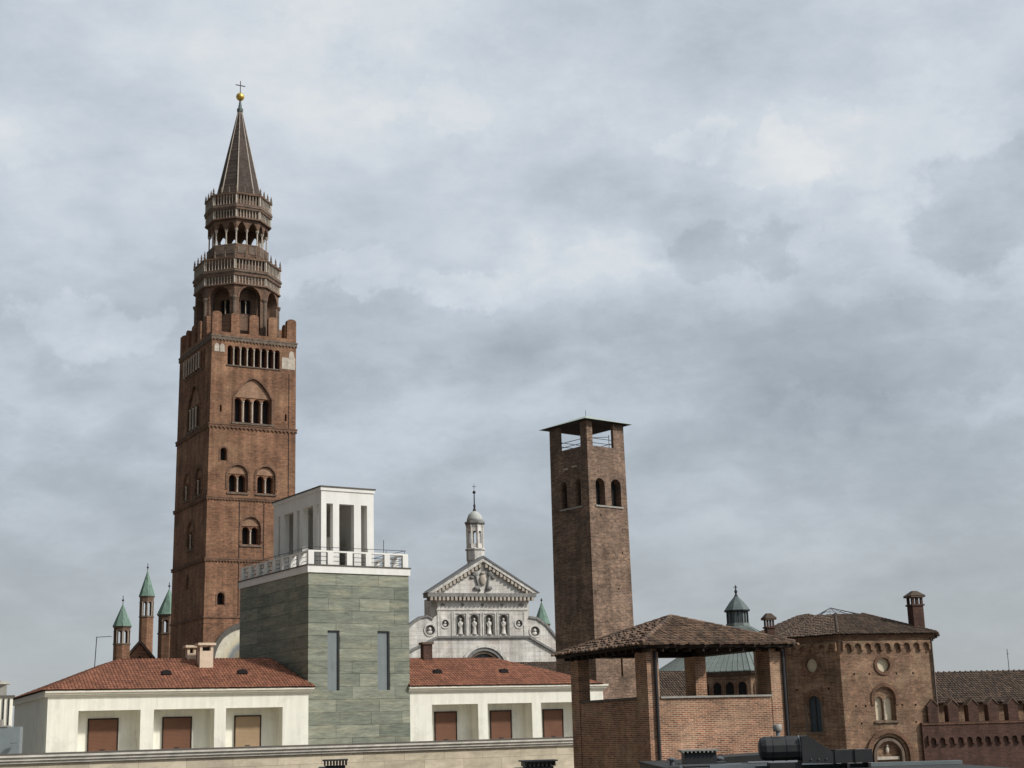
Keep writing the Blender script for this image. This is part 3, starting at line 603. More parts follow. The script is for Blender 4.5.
# carved crest in the pediment: shield, crown and hanging scrolls
b = MB(); b.ball((CU, -.5, 22.6), .72, (.75, .4, 1.15)); b.ball((CU, -.5, 23.65), .36, (1.1, .6, .6)); part('crest', b, 'pale_stone', K, True)
b = MB()
for sg in (-1, 1):
    b.ball((CU+sg*1.25, -.5, 23.5), .5, (1.0, .5, 1.0)); b.ball((CU+sg*1.7, -.45, 23.0), .35, (1.1, .5, .7)); b.ball((CU+sg*1.0, -.5, 21.4), .42, (1.2, .5, .8)); b.tube((CU+sg*1.1, -.5, 23.2), (CU+sg*.5, -.45, 20.9), .16)
    b.ball((CU+sg*.6, -.45, 24.4), .3, (1, .5, 1))
part('crest_scroll', b, 'grey_trim', K, True)
nave = part('nave', MB().box(-.6, 15.0, 1.204, 4.8, G0, 20.04).box(1.0, 13.2, 4.804, 46, G0, 15), 'marble', K)
part('roof', MB().prism(lambda s, d, z: (s, d, z), [(-.5, 21.35), (CU, 26.1), (15.6, 20.8), (15.6, 20.61), (CU, 25.6), (-.5, 20.9)], 1.65, 4.9).prism('R', [(.4, 14.9), (CU, 19.0), (13.8, 14.9), (13.8, 15.2), (CU, 19.4), (.4, 15.2)], 4.95, 46), 'slate_roof', K)
# lantern over the ridge
LX, LY = 7.5, 4.0
lt = part('lantern', MB().lathe(LX, LY, [(1.28, 23.5), (1.28, 25.9), (1.4, 26.1), (1.4, 27.5), (1.28, 27.6)], 8, PI/8).lathe(LX, LY, [(1.55, 27.6), (1.6, 27.8), (1.35, 27.95)], 8, PI/8), 'marble_trim', K)
cut = MB(); OX, OY = LX, LY
oc = lambda k: octf(k, 1.3)
for k in range(8): cut.prism(oc(k), arch(-.27, .27, 28.6, 30.3, .27, 8), -.2, .5)
dr = part('drum', MB().ring(LX, LY, 1.3, 1.0, 27.9, 31.6), 'marble', lt, cuts=[cut])
b = MB()
for k in range(8): b.lathe(LX+1.32*math.cos(k*PI/4), LY+1.32*math.sin(k*PI/4), [(.15, 27.96), (.12, 28.2), (.12, 31.1), (.2, 31.5)], 6)
part('colonnette', b, 'marble_trim', lt)
part('cornice', MB().lathe(LX, LY, [(1.35, 31.5), (1.65, 31.75), (1.65, 32.0), (1.3, 32.1)], 8), 'grey_trim', lt)
part('dome', MB().lathe(LX, LY, [(1.28, 32.1), (1.2, 32.6), (.95, 33.2), (.5, 33.6), (.25, 33.75)], 16), 'dome_stone', lt, True)
part('finial', MB().lathe(LX, LY, [(.32, 33.7), (.14, 34.3), (.2, 34.6), (.1, 34.9), (.09, 36.3), (.06, 36.5)], 8).ball((LX, LY, 36.7), .26).tube((LX, LY, 36.8), (LX, LY, 38.0), .035).box(LX-.3, LX+.3, LY-.03, LY+.03, 37.55, 37.63), 'iron', lt)

# ------------------------------------------------------------------ transept turrets with copper cones
def turret(x, y, r, zb, zc, zt, z0, z1, label, zf):
    t_ = thing('turret', label, 'turret', x, y, 20, group='copper roofed cathedral turrets')
    cut = MB(); global OX, OY; OX = OY = 0
    for k in range(8): cut.prism(octf(k, r), arch(-r*.25, r*.25, z0, z1-.3, .35, 8), -.3, r*.8)
    cut2 = MB()
    part('shaft', MB().lathe(0, 0, [(r, G0), (r, zb)], 8), 'bell_brick', t_)
    part('string_course', MB().ring(0, 0, r*1.08, r*.5, zb, zb+.25), 'worn_stone', t_)
    ar = part('arcade', MB().ring(0, 0, r, r*.66, zb+.254, zc-.3), 'bell_crown', t_, cuts=[cut])
    for k in range(8): part('column', MB().lathe(r*.93*math.cos(k*PI/4), r*.93*math.sin(k*PI/4), [(.12, z0), (.12, z1-.2), (.2, z1)], 6), 'pale_stone', ar)
    part('cornice', MB().lathe(0, 0, [(r*1.02, zc-.3), (r*1.14, zc-.05), (r*1.14, zc)], 8), 'worn_stone', t_)
    rf = part('roof', MB().lathe(0, 0, [(r*1.18, zc+.004), (r*1.12, zc+.2), (.06, zt)], 8), 'copper', t_)
    part('finial', MB().tube((0, 0, zt-.2), (0, 0, zf), .06).ball((0, 0, zt+(zf-zt)*.45), .2), 'iron', rf)
turret(-69.6, 262, 1.42, 16.9, 20.1, 24.0, 17.1, 19.3, 'leftmost copper roofed brick turret, the lowest of the three beside the bell tower', 25.5)
turret(-68.65, 275, 1.28, 22.6, 26.5, 31.2, 22.9, 25.4, 'tallest copper roofed brick turret, middle of the three left of the bell tower', 32.6)
turret(-61.5, 262, 1.75, 18.5, 21.9, 26.4, 18.7, 20.9, 'copper roofed turret half hidden by the bell tower wall', 27.6)
turret(4.1, 262, 1.35, 15.0, 18.4, 22.3, 15.2, 17.4, 'copper cone peeping over the right volute of the marble church', 23.0)
T2 = thing('gable_house', 'dark brick gable between the copper roofed turrets', 'gable', -66.9, 264, 14)
part('wall', MB().box(-3.6, 3.6, 0, 14, G0, 12.6).prism('R', [(-3.6, 12.604), (3.6, 12.604), (0, 17.2)], 0, .6), 'bell_brick', T2)
part('roof', MB().prism('R', [(-4.4, 12.1), (0, 17.3), (4.4, 12.1), (4.4, 12.7), (0, 17.9), (-4.4, 12.7)], -.4, 14), 'old_tile', T2)
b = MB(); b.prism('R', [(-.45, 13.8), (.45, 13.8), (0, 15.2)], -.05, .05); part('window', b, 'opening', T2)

# ------------------------------------------------------------------ green stone tower with the white belvedere
Gt = thing('stone_tower', 'green stone clad square tower with white open belvedere and railing on top', 'tower', -13.39, 95, 33)
GU, GV = 7.3, 11.25
cut = MB()
for a, b_ in ((1.35, 2.2), (4.94, 5.83)):
    cut.fbox('R', a, b_, -.2, .2, 2.95, 6.73)
    w = part('window', MB().fbox('R', a+.004, b_-.004, .14, .197, 2.954, 6.726), 'slate_panel', Gt)
    part('frame_or_shade', MB().fbox('R', b_-.1, b_-.006, .05, .137, 2.96, 6.72).fbox('R', a+.01, b_-.104, .05, .137, 6.66, 6.72), 'iron', w)  # dark strips on right and top edges only, painting the shade of the reveals
part('wall', MB().box(0, GU, 0, GV, G0, 10.4), 'green_stone', Gt, cuts=[cut])
cr = part('cornice', MB().box(-.09, GU+.09, -.09, GV+.09, 10.404, 10.85), 'pavilion_white', Gt)
part('roof_edge', MB().box(-.14, GU+.14, -.14, GV+.14, 10.854, 10.93), 'dark_coping', cr)
def post(u, v):
    part('railing_post', MB().box(u-.2, u+.2, v-.14, v+.14, 10.934, 11.75) if True else None, 'pavilion_white', Gt)
for i in range(6): post(.2+i*(GU-.4)/5, .16); post(.2+i*(GU-.4)/5, GV-.16)
for i in range(1, 8): post(.2, .16+i*(GV-.32)/8); post(GU-.2, .16+i*(GV-.32)/8)
b = MB(); b.box(0, GU, .04, .28, 11.754, 11.86); b.box(0, GU, GV-.28, GV-.04, 11.754, 11.86); b.box(.08, .32, .284, GV-.284, 11.754, 11.86); b.box(GU-.32, GU-.08, .284, GV-.284, 11.754, 11.86)
part('handrail', b, 'pavilion_white', Gt)
b = MB()
for z in (11.2, 11.48, 12.08, ):
    b.tube((.1, .16, z), (GU-.1, .16, z), .018); b.tube((.2, .16, z), (.2, GV-.16, z), .018); b.tube((.2, GV-.16, z), (GU-.2, GV-.16, z), .018); b.tube((GU-.2, .16, z), (GU-.2, GV-.16, z), .018)
for i in range(6): b.tube((.2+i*(GU-.4)/5, .16, 11.86), (.2+i*(GU-.4)/5, .16, 12.1), .015)
for i in range(9): b.tube((.2, .16+i*(GV-.32)/8, 11.86), (.2, .16+i*(GV-.32)/8, 12.1), .015)
b.tube((5.6, .3, 11.8), (5.6, .3, 12.75), .02); part('railing_bar', b, 'iron', Gt)
pu0, pu1, pv0, pv1 = 1.6, 5.5, 1.5, 9.2
cut = MB(); cut.box(pu0+.42, pu1-.42, pv0+.42, pv1-.42, 10.8, 15.6)
cut2 = MB()
for a, b_ in ((1.98, 2.46), (2.92, 4.02), (4.54, 5.0)): cut2.fbox('R', a, b_, pv0-.3, pv0+.7, 10.8, 15.2)
for a, b_ in ((1.85, 2.2), (2.75, 4.4), (4.9, 5.4), (5.9, 7.5), (8.1, 8.45)): cut2.fbox('L', a, b_, pu0-.3, pu0+.7, 10.8, 15.2)
pv = part('belvedere', MB().box(pu0, pu1, pv0, pv1, 10.935, 16.05), 'pavilion_white', Gt, cuts=[cut, cut2])
part('cornice', MB().box(pu0-.07, pu1+.07, pv0-.07, pv1+.07, 16.054, 16.27), 'pavilion_white', pv); part('roof_edge', MB().box(pu0-.12, pu1+.12, pv0-.12, pv1+.12, 16.274, 16.36), 'dark_coping', pv)
part('stair_box', MB().box(3.3, 4.5, 4.6, 6.2, 10.935, 13.4), 'cream_trim', pv)

# ------------------------------------------------------------------ the two wings of the white house
def house_wing(nm, label, x, y, az, U, V, bays, doors, tan, hidden_left, roofpts):
    h = thing(nm, label, 'house', x, y, az, group='wings of the white rooftop house'); cut = MB()
    for (a, b_) in bays: cut.fbox('R', a, b_, -.3, 1.25, -1.0, 1.97)
    part('wall', MB().box(0, U, 0, V, G0, 2.78), 'white_wall', h, cuts=[cut])
    for i, (a, b_) in enumerate(doors):
        w = part('door', MB().fbox('R', a, b_, 1.16, 1.245, -.996, 1.46), 'tan_shutter' if i in tan else 'brown_shutter', h, label='tan roller shutter door' if i in tan else None)
        part('frame_or_shade', MB().fbox('R', a-.07, a-.004, 1.12, 1.246, -.996, 1.54).fbox('R', b_+.004, b_+.07, 1.12, 1.246, -.996, 1.54).fbox('R', a-.004, b_+.004, 1.12, 1.246, 1.464, 1.54), 'soffit', w)
        part('handle', MB().fbox('R', (a+b_)/2-.15, (a+b_)/2+.15, 1.12, 1.158, -.3, -.26), 'iron', w)
    x0 = 0 if hidden_left else -.2
    c_ = MB().box(x0, U+.12, -.12, V+.12, 2.784, 2.9); c_.box(x0, U+.2, -.24, V+.2, 2.904, 3.02); c_.box(x0, U+.28, -.34, V+.28, 3.024, 3.14); part('cornice', c_, 'cream_trim', h)
    b = MB(); tl = MB()
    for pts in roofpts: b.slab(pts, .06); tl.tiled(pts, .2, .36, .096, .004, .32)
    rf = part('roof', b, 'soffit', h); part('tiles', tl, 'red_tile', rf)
    return h, rf
ez, rz = 3.2, 5.2
WL = house_wing('white_house', 'left wing of the white house, with beige chimney and tan shutter on the right door', -27.58, 88, 24.5, 15.7, 17.6,
    [(1.76, 5.36), (6.15, 9.8), (10.51, 14.05)], [(2.57, 4.22), (6.97, 8.62), (11.39, 12.94)], (2,), False,
    [[(-.3, -.36, ez), (16.0, -.36, ez), (14.5, 4.8, rz), (4.85, 4.8, rz)], [(-.3, 17.9, ez), (-.3, -.36, ez), (4.85, 4.8, rz), (4.85, 12.7, rz)],
     [(16.0, -.36, ez), (16.0, 9.9, ez), (14.5, 4.8, rz)], [(16.0, 9.9, ez), (9.9, 9.9, ez), (4.85, 4.8, rz), (14.5, 4.8, rz)],
     [(9.9, 9.9, ez), (9.9, 17.9, ez), (4.85, 12.7, rz), (4.85, 4.8, rz)], [(9.9, 17.9, ez), (-.3, 17.9, ez), (4.85, 12.7, rz)]])
WR = house_wing('white_house', 'right wing of the white house, three brown shutters, between green tower and brick pavilion', -7.39, 99, 24.5, 14.4, 9.0,
    [(1.67, 4.96), (5.65, 8.92), (9.61, 12.9)], [(2.35, 3.82), (6.38, 7.84), (10.34, 11.75)], (), True,
    [[(0, -.36, ez), (14.25, -.36, ez), (8.1, 4.4, rz), (0, 4.4, rz)], [(14.25, -.36, ez), (14.25, 9.2, ez), (8.1, 4.4, rz)], [(14.25, 9.2, ez), (0, 9.2, ez), (0, 4.4, rz), (8.1, 4.4, rz)]])
def vent(hrf, u, v, z):
    BASE['z'] = G0
    part('roof_vent', MB().prism('R', [(u-.32, z-.06), (u+.32, z-.06), (u+.22, z+.16), (u, z+.24), (u-.22, z+.16)], v-.28, v+.5), 'opening', hrf)
vent(WL[1], 7.2, 1.95, 4.16); vent(WL[1], 11.95, 1.95, 4.16); vent(WR[1], 2.75, 1.8, 4.12); vent(WR[1], 7.65, 1.8, 4.12)
def stack(hrf, u0, u1, v0, v1, z0, z1):
    c_ = part('chimney', MB().box(u0, u1, v0, v1, z0, z1-.5), 'chimney_plaster', hrf)
    for a in (u0, u1-.16):
        for d in (v0, v1-.16): part('post', MB().box(a, a+.16, d, d+.16, z1-.496, z1-.154), 'chimney_plaster', c_)
    part('flue', MB().box(u0+.2, u1-.2, v0+.2, v1-.2, z1-.5, z1-.25), 'opening', c_)
    part('cap', MB().box(u0-.14, u1+.14, v0-.14, v1+.14, z1-.15, z1), 'chimney_plaster', c_)
stack(WL[1], 9.5, 10.35, 3.0, 3.85, 3.9, 6.1); stack(WL[1], 9.05, 9.6, 4.6, 5.2, 4.9, 6.05)
c_ = part('chimney', MB().box(2.65, 3.3, 4.0, 4.6, 4.6, 6.15), 'battlement_brick', WR[1], label='small dark brick chimney'); part('cap', MB().box(2.55, 3.4, 3.9, 4.7, 6.154, 6.3), 'old_tile', c_)
b = MB().tube((0, 0, 0), (.05, 0, 2.2), .025).tube((.05, 0, 2.15), (.95, .1, 2.18), .018).tube((.5, 0, 2.0), (.5, 0, 2.3), .012)
An = thing('roof_antenna', 'thin antenna pole with side arm on the red hip roof', 'antenna', -26.35, 93, 0, 4.35); BASE['z'] = 0; part('pole', MB().tube((0, 0, 0), (.08, 0, 2.2), .03), 'iron', An); part('arm', MB().tube((.08, 0, 2.17), (.95, .05, 2.2), .02).tube((.95, -.1, 2.2), (.95, .3, 2.2), .012), 'iron', An)

# ------------------------------------------------------------------ travertine block below the house
Tr = thing('terrace_building', 'long pale travertine parapet wall below the white house', 'building', -9.06, 62, 31)
part('wall', MB().box(-30, 13.9, 0, 24, G0, -1.5).box(-30, 13.9, 0, .6, -1.496, -.60), 'travertine', Tr)
part('cornice', MB().box(-30.1, 13.95, -.12, .65, -.596, -.50).box(-30.15, 14.0, -.2, .7, -.496, -.38).box(-30.2, 14.05, -.28, .72, -.376, -.302), 'coping', Tr)
part('coping', MB().box(-30.2, 14.05, -.24, .75, -.298, -.23), 'dark_coping', Tr)

# ------------------------------------------------------------------ left edge: neighbour, pipes, cooler
Lh = thing('plaster_house', 'pale plaster house with chimney at the left picture edge', 'house', -26.25, 78, 23)
part('wall', MB().box(-8, 0, 0, 8, G0, 2.5), 'white_wall', Lh); part('coping', MB().box(-8.1, .08, -.08, 8.1, 2.504, 2.62), 'dark_coping', Lh)
ch = part('chimney', MB().box(-1.3, -.3, .4, 1.3, 2.62, 3.2), 'sill_stone', Lh); part('cap', MB().lathe(-.8, .85, [(.72, 3.2), (.6, 3.34), (.2, 3.42)], 12), 'sill_stone', ch)
for u in (-.46, -.2): part('downpipe', MB().tube((u, -.06, -14), (u, -.06, 2.46), .04, 8), 'iron', Lh)
Ac = thing('cooling_unit', 'blue grey rooftop cooling unit at the lower left corner', 'air conditioner', -24.4, 72, 12, -.8)
BASE['z'] = 0
part('casing', MB().box(-2, .55, 0, 1.2, .25, 1.75), 'grey_metal', Ac); part('lid', MB().box(-2.05, .0, -.05, 1.25, 1.754, 1.82).box(-1.3, -.3, .2, .9, 1.82, 2.1), 'plastic', Ac)
part('side_box', MB().box(.1, .56, -.3, -.004, .6, 2.35), 'grey_metal', Ac); part('fan', MB().lathe(0, 0, [(.16, -.02), (.16, .0)], 14), 'iron', Ac).location = (.32, -.32, 1.0)
Ac.children[-1].rotation_euler = (PI/2, 0, 0)
b = MB()
for u in (-1.8, .4): b.box(u-.06, u+.06, .1, 1.1, -.7, .25)
part('foot', b, 'iron', Ac)

# ------------------------------------------------------------------ plain medieval brick tower
Pt = thing('brick_tower', 'plain brown brick tower with open top storey under a flat pyramid roof', 'tower', 7.07, 140, 39)
PU, PV = 4.9, 5.55
cut, cin = MB(), MB()
cin.box(.32, PU-.36, .32, PV-.32, 26.8, 30.2)
co = MB(); co.box(.72, 3.45, -.5, 3, 26.82, 30.35); co.box(.5, PU-.55, 3.01, 7, 26.825, 30.352); co.box(-.5, 2.4, .97, 4.1, 26.83, 30.351); co.box(2.41, 6, .5, PV-.5, 26.835, 30.353)
window(Pt, cut, 'R', [(.85, 2.05), (2.85, 4.15)], 21.05, 23.1, .8, colr=0, sill='sill_stone'); window(Pt, cut, 'L', [(1.15, 1.98), (3.2, 4.1)], 21.05, 23.3, .8, colr=0, sill='sill_stone')
for f, s, z in (('R', 1.8, 6.5), ('R', 3.6, 6.9), ('R', 3.9, 16.5), ('R', 1.3, 20), ('R', 3.2, 13), ('L', 2.2, 12)):
    cut.fbox(f, s, s+.16, -.1, .4, z, z+.2)
cut.fbox('R', 3.1, 3.35, -.1, .5, 4.9, 6.9)
W0 = MB(); W0.solid([(-.12, -.12, G0), (PU+.32, -.12, G0), (PU+.32, PV+.15, G0), (-.12, PV+.15, G0)], [(0, 0, 29.25), (PU-.05, 0, 29.25), (PU-.05, PV, 29.25), (0, PV, 29.25)])
pw = part('wall', W0, 'tower_brick', Pt, cuts=[cin, co, cut])
for s, z in ((1.6, 24.9), (2.9, 24.8)): part('beam_end', MB().fbox('L', s, s+.5, -.25, .0-.003, z, z+.14), 'pale_stone', Pt)
ro_ = .72
rf = part('roof', MB().slab([(-ro_, -ro_, 29.28), (PU+ro_-.2, -ro_, 29.28), (PU/2, PV/2, 30.45)], .03).slab([(-ro_, PV+ro_, 29.28), (-ro_, -ro_, 29.28), (PU/2, PV/2, 30.45)], .03)
   .slab([(PU+ro_-.2, -ro_, 29.28), (PU+ro_-.2, PV+ro_, 29.28), (PU/2, PV/2, 30.45)], .03).slab([(PU+ro_-.2, PV+ro_, 29.28), (-ro_, PV+ro_, 29.28), (PU/2, PV/2, 30.45)], .03), 'pale_lead', Pt)
part('soffit', MB().box(-ro_+.12, PU+ro_-.32, -ro_+.12, PV+ro_-.12, 29.254, 29.276), 'soffit', rf)
part('lightning_rod', MB().tube((PU/2, PV/2, 29.95), (PU/2, PV/2, 31.0), .025), 'iron', rf)
b = MB()
for z in (27.15, 27.6): b.tube((.5, .15, z), (4.0, .15, z), .03).tube((.15, .7, z), (.15, 4.3, z), .03).tube((.5, PV-.3, z), (4.4, PV-.3, z), .03).tube((PU-.3, .5, z), (PU-.3, 5, z), .03)
b.tube((3.0, .15, 26.8), (3.0, .15, 28.1), .04).tube((.7, .15, 27.6), (3.0, .15, 27.9), .03).tube((.15, 1, 26.9), (.15, 4, 27.7), .03)
part('railing', b, 'iron', Pt)

# ------------------------------------------------------------------ baptistery behind the pavilion
Bp = thing('baptistery', 'octagonal baptistery with grey lead roof and glazed lantern behind the pavilion', 'baptistery', 27.8, 190, 20)
part('wall', MB().lathe(0, 0, [(10.8, G0), (10.8, 5.9)], 8, PI/8), 'palazzo_brick', Bp)
OX = OY = 0
def octp(k, R):
    a = k*PI/4; ap = R*math.cos(PI/8); n = (math.cos(a), math.sin(a)); tt = (-n[1], n[0])
    return lambda s, d, z: (n[0]*(ap-d)+tt[0]*s, n[1]*(ap-d)+tt[1]*s, z)
for k in range(8):
    F = octp(k, 10.8)
    for s in (-3.1, -1.55, 0, 1.55, 3.1):
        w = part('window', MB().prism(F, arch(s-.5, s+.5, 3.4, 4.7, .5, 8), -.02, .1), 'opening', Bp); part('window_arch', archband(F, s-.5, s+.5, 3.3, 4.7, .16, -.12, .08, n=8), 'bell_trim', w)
part('cornice', MB().lathe(0, 0, [(10.9, 5.9), (11.4, 6.2), (11.4, 6.4)], 8, PI/8), 'worn_stone', Bp)
rf = part('roof', MB().lathe(0, 0, [(11.6, 6.404), (11.6, 6.5), (1.6, 12.3), (1.6, 12.4)], 8, PI/8), 'lead', Bp)
b = MB()
for k in range(8):
    a0, a1 = PI/8+k*PI/4, PI/8+(k+1)*PI/4
    for i in range(12):
        q = i/12; p = Vector((math.cos(a0)*(1-q)+math.cos(a1)*q, math.sin(a0)*(1-q)+math.sin(a1)*q, 0)); b.tube(p*11.6+Vector((0, 0, 6.53)), p*1.62+Vector((0, 0, 12.33)), .05, 4)
part('roof_seam', b, 'lead', rf)
lt = part('lantern', MB().lathe(0, 0, [(1.55, 12.4), (1.55, 12.75)], 8), 'lead', Bp)
part('pane', MB().lathe(0, 0, [(1.25, 12.754), (1.25, 14.2)], 8), 'slate_panel', lt)
b = MB()
for k in range(16): a = k*PI/8; r_ = 1.38*(1 if k % 2 == 0 else math.cos(PI/8)); b.tube((r_*math.cos(a), r_*math.sin(a), 12.75), (r_*math.cos(a), r_*math.sin(a), 14.25), .07, 5)
part('mullion', b, 'iron', lt); part('cornice', MB().lathe(0, 0, [(1.5, 14.2), (1.72, 14.3), (1.72, 14.4)], 8), 'iron', lt)
part('cone', MB().lathe(0, 0, [(1.74, 14.404), (.9, 15.5), (.15, 16.3)], 8), 'dark_lead', lt)
part('finial', MB().lathe(0, 0, [(.28, 16.2), (.1, 16.5), (.22, 16.8), (.08, 17.1), (.08, 17.6)], 8).box(-.25, .25, -.05, .05, 17.3, 17.4), 'iron', lt)
Hd = thing('tiled_house', 'low house with dark tiled roof seen through the pavilion opening', 'house', 19.8, 160, 20)
part('wall', MB().box(-7.5, -.6, 0, 9, G0, 3.2), 'tower_brick', Hd)
rf_pts = [[(-7.9, -.3, 3.2), (-.2, -.3, 3.2), (-.2, 4.5, 6.0), (-4, 4.5, 6.0)], [(-.2, 9.3, 3.2), (-7.9, 9.3, 3.2), (-4, 4.5, 6.0), (-.2, 4.5, 6.0)], [(-7.9, 9.3, 3.2), (-7.9, -.3, 3.2), (-4, 4.5, 6.0)]]
b = MB(); tl = MB()
for p in rf_pts: b.slab(p, .08); tl.tiled(p, .3, .5, .13)
part('tiles', tl, 'old_tile', part('roof', b, 'soffit', Hd))

# ------------------------------------------------------------------ palazzo with the round-arched windows
FMAP['H'] = lambda s, d, z: (-.5*s+.866*d, .866*s+.5*d, z)      # the canted left face
Pz = thing('palazzo', 'two storey brown brick palace with round medallion, twin window and tiled hip roof', 'palace', 27.65, 130, 15)
QU, QV = 8.95, 16.5
ca, cb_ = MB(), MB()
def disc(cu_, z, r, n=24): return [(cu_+r*math.cos(2*PI*k/n), z+r*math.sin(2*PI*k/n)) for k in range(n+1)]
for f, cu_, z, r, pm in (('R', 4.07, 4.9, .62, 'cream_panel'), ('H', 2.97, 5.05, .62, 'cream_panel')):
    ca.prism(f, disc(cu_, z, r)[:-1], -.2, .35); w = part('oculus', MB().prism(f, disc(cu_, z, r-.006)[:-1], .28, .347), pm, Pz)
    D0, D1 = disc(cu_, z, r+.26), disc(cu_, z, r); part('oculus_rim', MB().strip(f, D0[:13], D1[:13], -.1, .08).strip(f, D0[12:], D1[12:], -.1, .08), 'bell_trim', w)
ca.prism('R', arch(2.95, 4.95, .15, 2.1, .95), -.2, .25)
w = window(Pz, cb_, 'R', [(3.12, 3.86), (4.04, 4.78)], .2, 1.85, .35, d0=.25, pane='cream_panel', colr=.07, name='twin_window', sill=None)
part('window_arch', archband('R', 2.95, 4.95, 1.5, 2.1, .3, -.1, .06, .95), 'bell_trim', w); part('sill', MB().fbox('R', 2.8, 5.1, -.16, -.004, -.02, .13), 'worn_stone', w)
w = window(Pz, ca, 'H', [(2.32, 3.71)], -.63, 1.75, .4, pane='glass_dark', colr=0, name='arched_window', sill='worn_stone')
part('window_arch', archband('H', 2.32, 3.71, 1.92, 1.93, .3, -.1, .08), 'bell_trim', w); part('jamb', MB().fbox('H', 2.12, 2.29, -.06, .06, -.6, 1.9), 'worn_stone', w); part('jamb', MB().fbox('H', 3.74, 3.91, -.06, .06, -.6, 1.9), 'worn_stone', w); part('mullion', MB().fbox('H', 2.98, 3.05, .26, .33, -.6, 2.35).fbox('H', 2.34, 3.69, .27, .32, .6, .66), 'iron', w)
ca.prism('R', arch(2.35, 5.55, -6.5, -2.75, 1.6, 16), -.3, .45); 
for s in (1.15, 2.6, 5.2, 6.8): ca.fbox('R', s, s+.16, -.1, .3, 4.05, 4.22)
for s in (1.1, 2.0, 5.5, 6.8): ca.fbox('R', s, s+.16, -.1, .3, 1.35, 1.52)
for s in (1.5, 3.55, 4.95, 6.7): ca.fbox('R', s, s+.16, -.1, .3, -.1, .06)
for s in (1.3, 4.6): ca.fbox('H', s, s+.2, -.1, .3, 2.9, 3.1)
FP = [(0, 0), (QU, 0), (12.2, 5.4), (9.2, 13.6), (.4, 13.6), (-3.0, 9.2), (-3.1, 5.37)]; CX, CY = 3.5, 7.2
def foot(k, z): return [(CX+(x-CX)*k, CY+(y-CY)*k, z) for x, y in FP]
def ring_at(k, z0, z1): b = MB(); b.solid(foot(k, z0), foot(k, z1)); return b
part('wall', ring_at(1, G0, 7.2), 'palazzo_brick', Pz, cuts=[ca, cb_])
pt_ = part('portal_arch', archband('R', 2.1, 5.8, -6.5, -2.75, .35, -.28, .1, 1.85, n=18), 'bell_trim', Pz); part('inner_arch', archband('R', 2.75, 5.15, -6.4, -2.75, .26, -.05, .44, 1.2, n=18), 'worn_stone', pt_)
b = MB().fbox('R', 2.9, 5.0, .2, .6, -3.1, -2.85); part('lintel', b, 'pale_stone', pt_); b = MB(); b.ball((3.95, .3, -2.3), .22, (.8, .5, 1.3)); b.ball((3.95, .3, -1.95), .13); part('relief', b, 'pale_stone', pt_, True)
b = MB(); corbels(b, 'R', .25, QU-.25, 6.95, .5, 9, -.26, .05, .68, .3); corbels(b, 'H', .2, 6.0, 6.95, .5, 6, -.26, .05, .68, .3); part('corbel_frieze', b, 'palazzo_brick', Pz)
cb2 = ring_at(1.015, 7.204, 7.36); cb2.solid(foot(1.035, 7.364), foot(1.035, 7.5)); part('cornice', cb2, 'bell_trim', Pz)
e7, t7 = 7.56, 9.62; E0, E1 = foot(1.06, e7), foot(.30, t7)
b = MB(); tl = MB()
for i in range(7):
    j = (i+1) % 7; q4 = [E0[i], E0[j], E1[j], E1[i]]; b.slab(q4, .1)
    if i in (0, 1, 5, 6): tl.tiled(q4, .26, .45, .12, .03)
b.slab(E1, .1)
for i in (0, 1, 6):
    p, q = Vector(E0[i]), Vector(E1[i])
    for k in range(18): tl.tube(p.lerp(q, k/18)+Vector((0, 0, .08)), p.lerp(q, (k+1.1)/18)+Vector((0, 0, .08)), .15, 7, .12)
rf = part('roof', b, 'soffit', Pz); part('tiles', tl, 'old_tile', rf)
b = MB(); apx = Vector((CX-.4, CY, 10.45))
for i in range(7):
    p, p2 = Vector(foot(.29, 9.66)[i]), Vector(foot(.29, 9.66)[(i+1) % 7]); b.tube(p, apx, .025, 4).tube(p, p2, .03, 4).tube(p.lerp(p2, .5), apx, .02, 4); b.tube(p.lerp(apx, .5), p2.lerp(apx, .5), .02, 4)
part('skylight_frame', b, 'wire', rf)
part('rear_wing', MB().box(.8, 9.2, 13.7, 20, G0, 8.5), 'palazzo_brick', Pz)
b = MB(); tl2 = MB()
for q4 in ([(.4, 20.4, 8.6), (.4, 13.4, 8.6), (5, 15.6, 10.5), (5, 18.2, 10.5)], [(.4, 13.4, 8.6), (9.6, 13.4, 8.6), (5, 15.6, 10.5)], [(9.6, 13.4, 8.6), (9.6, 20.4, 8.6), (5, 18.2, 10.5), (5, 15.6, 10.5)], [(9.6, 20.4, 8.6), (.4, 20.4, 8.6), (5, 18.2, 10.5)]):
    b.slab(q4, .1); tl2.tiled(q4, .26, .45, .12, .03)
part('tiles', tl2, 'old_tile', part('rear_roof', b, 'soffit', Pz))
def big_chimney(x0, x1, y0, y1, z0, zt, mat):
    c_ = part('chimney', MB().box(x0, x1, y0, y1, z0, zt-1.35), mat, rf); part('collar', MB().box(x0-.1, x1+.1, y0-.1, y1+.1, zt-1.346, zt-1.2), mat, c_); w_ = (x1-x0)*.2
    for a in (x0, (x0+x1-w_)/2, x1-w_):
        for d in (y0, y1-w_): part('post', MB().box(a, a+w_, d, d+w_, zt-1.196, zt-.6), mat, c_)
    k = MB().box(x0-.18, x1+.18, y0-.18, y1+.18, zt-.596, zt-.45)
    k.solid([(x0-.22, y0-.22, zt-.446), (x1+.22, y0-.22, zt-.446), (x1+.22, y1+.22, zt-.446), (x0-.22, y1+.22, zt-.446)], [((x0+x1)/2+q, (y0+y1)/2+w, zt) for q, w in ((-.2, -.2), (.2, -.2), (.2, .2), (-.2, .2))])
    part('cap', k, 'old_tile', c_)
big_chimney(7.95, 9.0, .9, 1.9, 7.7, 11.4, 'battlement_brick')
